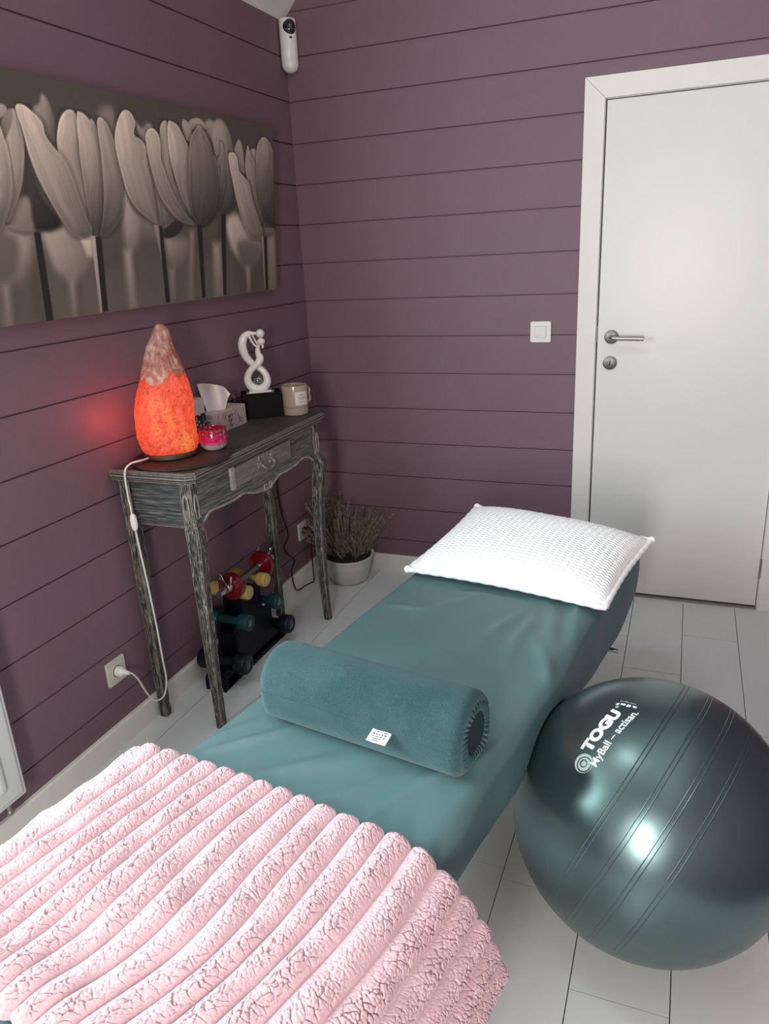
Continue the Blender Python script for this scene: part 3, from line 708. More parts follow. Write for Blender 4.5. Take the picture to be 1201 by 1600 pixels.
# ================================================================ things on the console
plate_m = NT('dark_woven_plate'); v = plate_m.coord()
plate_m.l(plate_m.ramp(plate_m.noise(v, 160, 3), [(0.35,(0.008,0.006,0.005,1)),(0.7,(0.034,0.022,0.018,1))]), plate_m.b.inputs['Base Color']); plate_m.set(Roughness=0.5); plate_m.bump(plate_m.noise(v, 200, 2), 0.9, 0.003)
pl_ = thing('round_mat', (0.170,-1.296,TZ), 'dark woven round mat under the salt lamp on the console table', 'mat')
b = B().lathe([(0.156,0.0003),(0.1605,0.004),(0.1605,0.007),(0.157,0.0105),(0.150,0.0112),(0.143,0.0100),(0.05,0.0098),(0.001,0.0098)], (0.170,-1.296,TZ), 96); b.make('woven_disc', plate_m.m, pl_)
ZP = TZ+0.0101
# salt lamp
salt = NT('glowing_rock_salt'); v = salt.coord()
tcs = salt.n('ShaderNodeTexCoord'); sep = salt.n('ShaderNodeSeparateXYZ'); salt.l(tcs.outputs['Object'], sep.inputs[0]); zc_ = sep.outputs['Z']
big = salt.noise(v, 14, 4); fine = salt.noise(v, 55, 5, 0.65); spk = salt.noise(v, 150, 3)
zz_ = salt.math('ADD', zc_, salt.math('MULTIPLY', salt.math('SUBTRACT', big, 0.5), 0.13))
glow = salt.ramp(salt.math('MULTIPLY', zz_, 2.4), [(0.0,(0.85,0.85,0.85,1)),(0.30,(1,1,1,1)),(0.60,(0.85,0.85,0.85,1)),(0.635,(0.09,0.09,0.09,1)),(0.74,(0.03,0.03,0.03,1)),(0.9,(0.0,0.0,0.0,1))])
ec = salt.ramp(fine, [(0.30,(0.70,0.045,0.018,1)),(0.46,(0.92,0.080,0.034,1)),(0.62,(1.0,0.112,0.050,1)),(0.80,(1.0,0.17,0.07,1))])
rt = salt.ramp(salt.noise(salt.coord((1,1,0.30)), 15, 4), [(0.55,(0,0,0,1)),(0.68,(1,1,1,1))])
ec = salt.mix(salt.math('MULTIPLY', rt, 0.8), ec, (1.0,0.30,0.06,1))
spm = salt.ramp(spk, [(0.34,(0.10,0.08,0.08,1)),(0.39,(1,1,1,1))])
ec = salt.mix(1.0, ec, spm, 'MULTIPLY')
salt.l(ec, salt.b.inputs['Emission Color']); salt.l(salt.math('MULTIPLY', glow, 0.78), salt.b.inputs['Emission Strength'])
basec = (salt.ramp(salt.math('ADD', fine, salt.math('MULTIPLY', salt.math('SUBTRACT', big, 0.5), 0.8)), [(0.30,(0.26,0.080,0.060,1)),(0.50,(0.36,0.17,0.13,1)),(0.70,(0.55,0.38,0.31,1))]))
salt.l(salt.mix(salt.ramp(glow, [(0.05,(0,0,0,1)),(0.6,(1,1,1,1))]), basec, (0.22,0.03,0.012,1)), salt.b.inputs['Base Color'])
salt.set(Roughness=0.42); salt.bump(salt.math('ADD', fine, big), 0.9, 0.006)
LC = Vector((0.125,-1.290,ZP)); PRV = Vector((0.78612,0.61807,0)); DRV = Vector((-0.61807,0.78612,0))
lamp = thing('salt_lamp', tuple(LC), 'tall glowing orange salt crystal lamp on the dark round mat', 'lamp')
lamp_wood = M('lamp_base_wood', (0.055,0.030,0.016,1), 0.45, var=0.3, vscale=30)
B().lathe([(0.080,0.0002),(0.0855,0.004),(0.0855,0.012),(0.081,0.017),(0.001,0.017)], tuple(LC), 64).make('wooden_base', lamp_wood, lamp)
prof = [(0.9440,-0.078,0.082),(0.9607,-0.0875,0.0885),(0.9972,-0.0965,0.0900),(1.0312,-0.0977,0.0894),(1.067,-0.0963,0.09),(1.1025,-0.0891,0.0905),(1.136,-0.0785,0.0869),(1.1714,-0.0639,0.0815),(1.2066,-0.0532,0.0743),(1.2396,-0.0428,0.0649),(1.2742,-0.0303,0.0558),(1.3081,-0.0103,0.0508),(1.3261,-0.0021,0.0455),(1.3364,0.005,0.0373),(1.3425,0.011,0.030),(1.3445,0.019,0.021)]
zz = np.concatenate([np.linspace(0.944,1.30,110), np.linspace(1.302,1.3445,26)]); lo = np.interp(zz,[q[0] for q in prof],[q[1] for q in prof]); hi = np.interp(zz,[q[0] for q in prof],[q[2] for q in prof])
NA = 180; an = np.linspace(0,2*PI,NA,endpoint=False); AN, ZZ = np.meshgrid(an, zz, indexing='ij')
cen = (lo+hi)/2; hw = (hi-lo)/2
ca, sa = np.cos(AN), np.sin(AN); sq = (np.abs(ca)**2.5+np.abs(sa)**2.5)**(-1/2.5)
def wrapn(f, g, seed): return vnoise((np.cos(AN)+2)*f, ZZ*g+(np.sin(AN)+2)*f*3.1, seed)-0.5
amp = np.clip((1.3445-ZZ)/0.05, 0.15, 1)
rad = sq*(1 + amp*(0.10*wrapn(1.6,14,1)+0.06*wrapn(4,38,2)+0.035*wrapn(9,95,3)))
f1,f2 = voronoi(AN*3.2, ZZ*30, 3); rad = rad*(1-0.035*amp*np.clip(1-(f2-f1)/0.15,0,1))
gro = np.exp(-((AN-(5.55+0.5*np.sin(ZZ*22)))/0.10)**2)*np.clip((1.20-ZZ)/0.08,0,1); rad = rad*(1-0.07*gro)
offp = cen[None,:]+hw[None,:]*rad*ca; offd = hw[None,:]*rad*sa*0.86
XY = np.stack([LC.x+PRV.x*offp+DRV.x*offd, LC.y+PRV.y*offp+DRV.y*offd, ZZ], -1); XY[...,0] = np.maximum(XY[...,0], 0.012)
b = B().grid(XY, wrap_u=True); nz = len(zz)
b.f.append(tuple(i*nz for i in range(NA))); b.f.append(tuple(i*nz+nz-1 for i in range(NA)))
b.make('salt_crystal', salt.m, lamp, smooth=60)
pl = bpy.data.lights.new('salt_lamp_added_glow', 'POINT'); pl.energy = 0.62; pl.color = (1.0, 0.09, 0.05); pl.shadow_soft_size = 0.05
plo = bpy.data.objects.new('salt_lamp_added_glow', pl); plo.location = (0.085, -1.405, 1.065); COL.objects.link(plo)  # added light outside the crystal, strengthens its red glow on the wall
cordm = M('white_cord', (0.72,0.70,0.67,1), 0.45)
cp = [(0.098,-1.372,0.9355),(0.1,-1.395,0.9375),(0.1,-1.4183,0.9395),(0.09,-1.4450,0.9385),(0.086,-1.4705,0.9265),(0.083,-1.4755,0.8942),(0.08,-1.4723,0.8328),(0.08,-1.4690,0.8029),(0.08,-1.4690,0.7721),(0.08,-1.4656,0.7308),(0.08,-1.4595,0.6465),(0.08,-1.4500,0.5235),(0.085,-1.4470,0.3584),(0.085,-1.4445,0.2375),(0.085,-1.4427,0.1687),(0.08,-1.4607,0.1135),(0.07,-1.4969,0.1128),(0.065,-1.5263,0.1629),(0.062,-1.5473,0.2209),(0.060,-1.5690,0.2580),(0.058,-1.580,0.266)]
B().tube(catmull(cp, 8), 0.0031, 10).make('power_cord', cordm, lamp, smooth=180)
sw = B().add([], [])
P0_ = Vector((0.083,-1.4692,0.752)); ax_ = Vector((0,0.03,-1)).normalized(); nn = Vector((0.55,-0.83,0)).normalized(); ss_ = ax_.cross(nn)
rings = []
for i in range(17):
    t_ = -1+2*i/16; hwid = 0.0028+0.0085*math.sqrt(max(0,1-t_*t_))**0.8; hthk = 0.003+0.006*math.sqrt(max(0,1-t_**4))
    rings.append([P0_+ax_*(0.029*t_)+ss_*(hwid*math.cos(a_))+nn*(hthk*math.sin(a_)) for a_ in np.linspace(0,2*PI,24,endpoint=False)])
P = np.array([[list(q) for q in r_] for r_ in rings]).transpose(1,0,2); sw.grid(P, wrap_u=True)
sw.f.append(tuple(i*17 for i in range(24))); sw.f.append(tuple(i*17+16 for i in range(24)))
swo = sw.make('cord_switch', plastic, lamp)
B().cyl(P0_+nn*0.0075, P0_+nn*0.0105, 0.0055, 0.005, 20).make('rocker', plastic, swo)
b = B().tube([(0.012,-1.580,0.266),(0.030,-1.580,0.266)], [0.0175,0.0168], 24).tube([(0.030,-1.580,0.266),(0.040,-1.580,0.266),(0.058,-1.580,0.266)], [0.0165,0.009,0.0062], 20)
b.make('power_plug', plastic, lamp)

# candle in a pink glass
cg = NT('pink_painted_glass'); tcg = cg.n('ShaderNodeTexCoord'); sg = cg.n('ShaderNodeSeparateXYZ'); cg.l(tcg.outputs['Object'], sg.inputs[0])
bandc = cg.ramp(cg.math('MULTIPLY', sg.outputs['Z'], 13.0), [(0.0,(0.55,0.50,0.48,1)),(0.20,(0.55,0.46,0.46,1)),(0.30,(0.62,0.13,0.26,1)),(0.42,(0.62,0.006,0.12,1)),(0.62,(0.50,0.008,0.075,1)),(0.68,(0.30,0.012,0.05,1)),(0.92,(0.36,0.02,0.03,1)),(1.0,(0.42,0.05,0.045,1))])
vor = cg.n('ShaderNodeTexVoronoi'); vor.inputs['Scale'].default_value = 95; cg.l(tcg.outputs['Object'], vor.inputs['Vector'])
dots = cg.ramp(vor.outputs['Distance'], [(0.30,(1,1,1,1)),(0.38,(0,0,0,1))])
inband = cg.ramp(cg.math('MULTIPLY', sg.outputs['Z'], 13.0), [(0.66,(0,0,0,1)),(0.70,(0.75,0.75,0.75,1)),(0.85,(0.75,0.75,0.75,1)),(0.88,(0,0,0,1))])
bandc = cg.mix(cg.math('MULTIPLY', dots, inband), bandc, (0.55,0.30,0.36,1))
lowb = cg.ramp(cg.math('MULTIPLY', sg.outputs['Z'], 13.0), [(0.05,(0.8,0.8,0.8,1)),(0.26,(0.8,0.8,0.8,1)),(0.45,(0.2,0.2,0.2,1)),(0.5,(0,0,0,1))])
bandc = cg.mix(cg.math('MULTIPLY', cg.ramp(vor.outputs['Distance'], [(0.40,(0,0,0,1)),(0.46,(1,1,1,1)),(0.54,(0,0,0,1))]), lowb), bandc, (0.10,0.03,0.06,1))
cg.l(bandc, cg.b.inputs['Base Color']); cg.set(Roughness=0.08, **{'Coat Weight': 0.6, 'Coat Roughness': 0.03, 'Transmission Weight': 0.12})
CC = (0.226,-1.192,ZP)
cand = thing('candle', CC, 'small candle in a pink and white patterned glass in front of the salt lamp', 'candle')
KZ = 0.88
B().lathe([(r_,z_*KZ) for r_,z_ in [(0.001,0.0002),(0.029,0.0002),(0.036,0.006),(0.0435,0.018),(0.0475,0.034),(0.0475,0.048),(0.0462,0.062),(0.0452,0.073),(0.0460,0.0795),(0.0452,0.0805),(0.0440,0.0795),(0.0432,0.072),(0.0440,0.062),(0.0445,0.054),(0.001,0.054)]], CC, 72).make('glass', cg.m, cand)
B().lathe([(0.0425,0.048),(0.0425,0.0495),(0.001,0.050)], CC, 48).make('wax', M('pink_wax',(0.55,0.16,0.15,1),0.5), cand)
B().cyl((CC[0],CC[1],CC[2]+0.049),(CC[0]+0.001,CC[1],CC[2]+0.060),0.0012,n=8).make('wick', gap_m, cand)

# square white and black holder
hold = thing('square_holder', (0.058,-1.093,TZ), 'square white pot with a dark lace pattern round its lower half, behind the salt lamp', 'pot')
lace = NT('dark_lace_band'); v = lace.coord()
vo = lace.n('ShaderNodeTexVoronoi'); vo.inputs['Scale'].default_value = 72; lace.l(v, vo.inputs['Vector'])
lace.l(lace.ramp(vo.outputs['Distance'], [(0.30,(0.62,0.57,0.55,1)),(0.36,(0.018,0.010,0.015,1))]), lace.b.inputs['Base Color']); lace.set(Roughness=0.5)
hw_ = M('matt_white_pottery', (0.62,0.57,0.54,1), 0.5)
x0,x1,y0,y1 = 0.016,0.100,-1.128,-1.043
b = B().box(x0,x1,y0,y1,TZ+0.001,TZ+0.055)
for a_ in ((x0,x0+0.005,y0,y1),(x1-0.005,x1,y0,y1),(x0+0.005,x1-0.005,y0,y0+0.005),(x0+0.005,x1-0.005,y1-0.005,y1)): b.box(*a_,TZ+0.055,TZ+0.152)
b.make('pot_body', hw_, hold, smooth=0)
b = B(); 
for a_ in ((x0-0.0008,x1+0.0008,y0-0.0008,y0),(x0-0.0008,x1+0.0008,y1,y1+0.0008),(x1,x1+0.0008,y0,y1)): b.box(*a_,TZ+0.002,TZ+0.098)
b.make('lace_band', lace.m, hold, smooth=0)

# tissue box and tissue
tb = thing('tissue_box', (0.053,-0.878,TZ), 'pale pink printed tissue box with a white tissue standing out of it', 'tissue box')
tbm = M('pale_pink_card', (0.50,0.40,0.385,1), 0.6, var=0.04)
X0,X1,Y0,Y1,H_ = 0.012,0.094,-0.988,-0.768,0.076
bx = B().box(X0,X1,Y0,Y1,TZ+0.0003,TZ+H_).make('box', tbm, tb, smooth=0, bevel=0.001)
inkb = M('black_ink', (0.03,0.025,0.028,1), 0.7); inkg = M('grey_ink', (0.20,0.15,0.15,1), 0.7)
b = B(); xf = X1+0.0004
def fl(pts, wd=0.0007): b.tube([(xf,y,z+TZ) for y,z in catmull(pts,5)], wd, 5)
fl([(-0.955,0.020),(-0.953,0.032),(-0.958,0.045)]); fl([(-0.953,0.030),(-0.945,0.022),(-0.940,0.014)],0.0011)
fl([(-0.925,0.066),(-0.922,0.052),(-0.914,0.044),(-0.906,0.056),(-0.903,0.070)]); fl([(-0.917,0.068),(-0.912,0.058),(-0.914,0.050)])
fl([(-0.962,0.070),(-0.955,0.062),(-0.960,0.054)]); fl([(-0.847,0.072),(-0.838,0.066),(-0.842,0.058),(-0.850,0.050)])
fl([(-0.826,0.050),(-0.820,0.034),(-0.814,0.022),(-0.806,0.015)],0.0014); fl([(-0.820,0.012),(-0.814,0.024),(-0.806,0.034)],0.0009); fl([(-0.800,0.030),(-0.794,0.020),(-0.798,0.010)])
fl([(-0.790,0.068),(-0.783,0.060),(-0.786,0.050)])
for q, (y_, z_) in enumerate([(-0.890,0.050),(-0.884,0.046),(-0.876,0.052),(-0.866,0.050),(-0.890,0.034),(-0.880,0.030),(-0.872,0.036),(-0.886,0.018),(-0.876,0.014)]):
    fl([(y_,z_-0.006),(y_+0.002,z_),(y_+0.001,z_+0.006)],0.0012); fl([(y_,z_),(y_+0.005,z_+0.001),(y_+0.004,z_+0.006)],0.0009)
b.make('printed_sketches', inkb, bx)
b = B().box(X0+0.020,X1-0.006,Y0-0.0006,Y0,TZ+0.012,TZ+0.060); b.make('barcode_panel', M('white_card',(0.62,0.58,0.55,1),0.6), bx, smooth=0)
b = B()
for q in range(9): b.box(X0+0.034+q*0.0042,X0+0.0355+q*0.0042+0.0006*(q % 3),Y0-0.0010,Y0-0.0004,TZ+0.016,TZ+0.052)
b.make('barcode', inkg, bx, smooth=0)
ti = NT('white_tissue'); ti.set(**{'Base Color': (0.74,0.70,0.67,1), 'Roughness': 0.85, 'Specular IOR Level': 0.2}); ti.bump(ti.noise(ti.coord(), 60, 3), 0.3, 0.003)
nu_, nv_ = 60, 40
P = np.zeros((nu_, nv_, 3)); C0 = Vector((0.054,-0.905,TZ+H_-0.004))
for i in range(nu_):
    uu = -1+2*i/(nu_-1)
    for j in range(nv_):
        vv_ = j/(nv_-1)
        wid = 0.034+0.028*vv_**0.8; hgt = (0.100-0.018*uu*vv_ - 0.012*uu*uu*vv_ )*vv_
        along = wid*uu + 0.006*vv_ ; dep = 0.016*math.sin(uu*3.6+vv_*1.6)*(0.25+vv_) - 0.010*vv_**2*math.cos(uu*2)
        if uu > 0.7: hgt -= 0.055*(uu-0.7)*vv_**1.5
        q = C0 + Vector((0.6,0.8,0))*along + Vector((0.8,-0.6,0))*dep + Vector((0,0,hgt))
        P[i,j] = (max(q.x,0.006), q.y, q.z)
B().grid(P).make('tissue', ti.m, tb, smooth=180, solid=(0.0006,0), subdiv=1)

# small black bottle with a red tip, squeezed in behind
bt = thing('container', (0.030,-0.738,TZ), 'small black container with a red tip between the tissue box and the black plinth', 'container')
B().lathe([(0.023,0.0003),(0.0245,0.004),(0.0245,0.062),(0.021,0.074),(0.010,0.080),(0.009,0.088),(0.001,0.088)], (0.030,-0.738,TZ), 36).make('body', M('matt_black',(0.006,0.008,0.009,1),0.5, spec=0.2), bt)
B().tube(catmull([(0.030,-0.738,TZ+0.086),(0.033,-0.740,TZ+0.094),(0.028,-0.742,TZ+0.100),(0.022,-0.745,TZ+0.101)],4), [0.003]*8+[0.0025]*4+[0.0012], 8).make('red_tip', M('red_tip',(0.35,0.03,0.025,1),0.5), bt)

# black plinth
E1 = Vector((0.8138,0.5812,0)); N1 = Vector((-0.5812,0.8138,0)); PF = Vector((0.0585,-0.7255,TZ+0.0003)); PLn, PDp, PHt = 0.155, 0.092, 0.100
plm = M('black_lacquer', (0.003,0.003,0.004,1), 0.55, spec=0.12)
pt_ = thing('plinth', tuple(PF+E1*PLn/2+N1*PDp/2), 'square black plinth under the white figurine', 'plinth')
b = B().obox(PF, E1*PLn, N1*PDp, (0,0,PHt-0.008))
for o_, a_, c_ in ((PF, E1*PLn, N1*0.006), (PF+N1*(PDp-0.006), E1*PLn, N1*0.006), (PF+N1*0.006, E1*0.006, N1*(PDp-0.012)), (PF+N1*0.006+E1*(PLn-0.006), E1*0.006, N1*(PDp-0.012))):
    b.obox(o_+Vector((0,0,PHt-0.008)), a_, c_, (0,0,0.008))
b.make('box', plm, pt_, smooth=0, bevel=0.0008)

# figurine
FA = Vector((0.0945,-0.6385,0)); FP = Vector((0.8567,0.5158,0)); FD = Vector((0.5158,-0.8567,0))   # FD points to the viewer side
fg = thing('figurine', (FA.x,FA.y,TZ+PHt-0.0077), 'white porcelain figurine of an embracing couple on the black plinth', 'figurine')
por = M('white_porcelain', (0.74,0.71,0.68,1), 0.25, coat=0.3)
fp = lambda p, z, d=0.0: FA + FP*p + FD*d + Vector((0,0,z))
def limb(b, pts, n=8):
    cr = catmull([(p, z, r_, d) for p, z, r_, d in pts], n); b.tube([fp(q[0],q[1],q[3]) for q in cr], [max(0.001,q[2]) for q in cr], 20)
b = B()
limb(b, [(0.004,1.2432,0.0055,0),(-0.012,1.2445,0.0075,0),(-0.0282,1.2440,0.0115,0),(-0.0460,1.2300,0.0155,-0.001),(-0.0545,1.2047,0.0170,-0.003),(-0.0520,1.1756,0.0168,-0.006),(-0.0410,1.1486,0.0150,-0.009),(-0.0230,1.1269,0.0135,-0.010),(0.0005,1.1104,0.0130,-0.008),(0.0200,1.0890,0.0135,-0.005),(0.0275,1.0660,0.0150,-0.002),(0.0240,1.0440,0.0165,0),(0.006,1.0300,0.0180,0),(-0.0100,1.0270,0.0180,0)])
limb(b, [(0.0110,1.2000,0.0050,0),(0.0070,1.1925,0.0055,0),(0.0025,1.1800,0.0095,0.001),(0.0035,1.1650,0.0115,0.003),(0.0085,1.1500,0.0150,0.006),(0.0040,1.1360,0.0150,0.009),(-0.0100,1.1210,0.0130,0.010),(-0.0310,1.1045,0.0130,0.007),(-0.0450,1.0820,0.0145,0.003),(-0.0470,1.0600,0.0160,0.001),(-0.0370,1.0400,0.0175,0),(-0.0180,1.0290,0.0185,0),(0.0,1.0270,0.0180,0)])
limb(b, [(-0.0280,1.2440,0.0055,0.006),(-0.0220,1.2290,0.0045,0.010),(-0.0130,1.2080,0.0038,0.011),(-0.0030,1.1960,0.0038,0.010),(0.0060,1.1950,0.0030,0.007)])
limb(b, [(-0.0150,1.2440,0.0045,-0.006),(-0.0080,1.2280,0.0036,-0.010),(0.0000,1.2090,0.0034,-0.009),(0.0070,1.1960,0.0030,-0.006)])
limb(b, [(0.0230,1.2000,0.0040,0.004),(0.0240,1.1920,0.0040,0.006),(0.0235,1.1850,0.0018,0.007)])
b.make('couple', por, fg, smooth=180)
B().sphere(fp(0.0185,1.2420,0), 0.0172, 32).make('head', por, fg, smooth=180)
B().sphere(fp(0.0190,1.2115,0.002), 0.0158, 32, 0.86).make('head', por, fg, smooth=180)
b = B(); zb = TZ+PHt-0.0077
for hx2, hy2, za, zc2 in ((0.061,0.034,zb,zb+0.005),(0.050,0.028,zb+0.005,1.0215)):
    b.obox(fp(-0.0035-hx2*0.90, za, -hy2), FP*hx2*1.8, FD*hy2*2, (0,0,zc2-za))
b.make('stepped_base', por, fg, smooth=0, bevel=0.002)
gb = NT('green_glass_ball'); gb.set(**{'Base Color': (0.10,0.24,0.17,1), 'Roughness': 0.04, 'Coat Weight': 1.0, 'Metallic': 0.1})
vo = gb.n('ShaderNodeTexVoronoi'); vo.inputs['Scale'].default_value = 160; gb.l(gb.coord(), vo.inputs['Vector'])
gb.l(gb.ramp(vo.outputs['Distance'], [(0.28,(0.55,0.75,0.62,1)),(0.36,(0.030,0.080,0.055,1))]), gb.b.inputs['Base Color'])
B().sphere(fp(-0.0080,1.0605,0.001), 0.0185, 32).make('glass_ball', gb.m, fg, smooth=180)

# mug
MC = Vector((0.214,-0.583,TZ+0.0003)); MP = Vector((0.8786,0.4776,0)); MD = Vector((0.4776,-0.8786,0))
mug = thing('mug', tuple(MC), 'beige glazed mug with a white paper label at the far end of the console table', 'mug')
mg = M('beige_glaze', (0.40,0.32,0.255,1), 0.16, var=0.04, coat=0.4); mr = M('raw_beige_clay', (0.34,0.28,0.225,1), 0.75, var=0.05)
b = B().lathe([(0.0495,0.029),(0.0512,0.031),(0.0518,0.045),(0.0520,0.080),(0.0522,0.112),(0.0517,0.1165),(0.0500,0.1175),(0.0485,0.1160),(0.0475,0.10),(0.047,0.012),(0.001,0.011)], tuple(MC), 72); mb_ = b.make('mug_body', mg, mug)
B().lathe([(0.001,0.0001),(0.0455,0.0001),(0.0490,0.0022),(0.0502,0.006),(0.0505,0.029),(0.0485,0.0292)], tuple(MC), 72).make('mug_foot', mr, mug)
hd = (MP*0.78-MD*0.62).normalized()
B().tube(catmull([MC+hd*0.049+Vector((0,0,0.098)), MC+hd*0.066+Vector((0,0,0.099)), MC+hd*0.076+Vector((0,0,0.086)), MC+hd*0.071+Vector((0,0,0.070)), MC+hd*0.077+Vector((0,0,0.054)), MC+hd*0.068+Vector((0,0,0.040)), MC+hd*0.050+Vector((0,0,0.041))], 6), 0.0062, 14).make('handle', mg, mug)
def mugp(a_, z_, rr=0.0526): 
    d_ = MD*math.cos(a_)+MP*math.sin(a_); return MC+d_*rr+Vector((0,0,z_))
A0, A1 = math.radians(0), math.radians(62)
P = np.array([[list(mugp(A0+(A1-A0)*i/14, 0.042+0.053*j/4)) for j in range(5)] for i in range(15)])
lb = B().grid(P).make('paper_label', M('off_white_paper',(0.66,0.62,0.57,1),0.7), mug, smooth=180)
b = B()
for z_, s_, e_, h_ in ((0.0805,0.36,0.70,0.0034),(0.0720,0.22,0.80,0.0016),(0.0690,0.28,0.90,0.0016),(0.0645,0.22,0.52,0.0018),(0.0645,0.58,0.86,0.0018),(0.0560,0.32,0.74,0.0013),(0.0530,0.24,0.84,0.0013)):
    m_ = max(3, int((e_-s_)*30))
    for i in range(m_):
        a_ = A0+(A1-A0)*(s_+(e_-s_)*i/m_); a2 = a_+(A1-A0)*(e_-s_)/m_*0.68
        b.add([mugp(a_,z_,0.0528),mugp(a2,z_,0.0528),mugp(a2,z_+h_,0.0528),mugp(a_,z_+h_,0.0528)],[(0,1,2,3)])
b.make('label_print', inkb, lb, smooth=0)

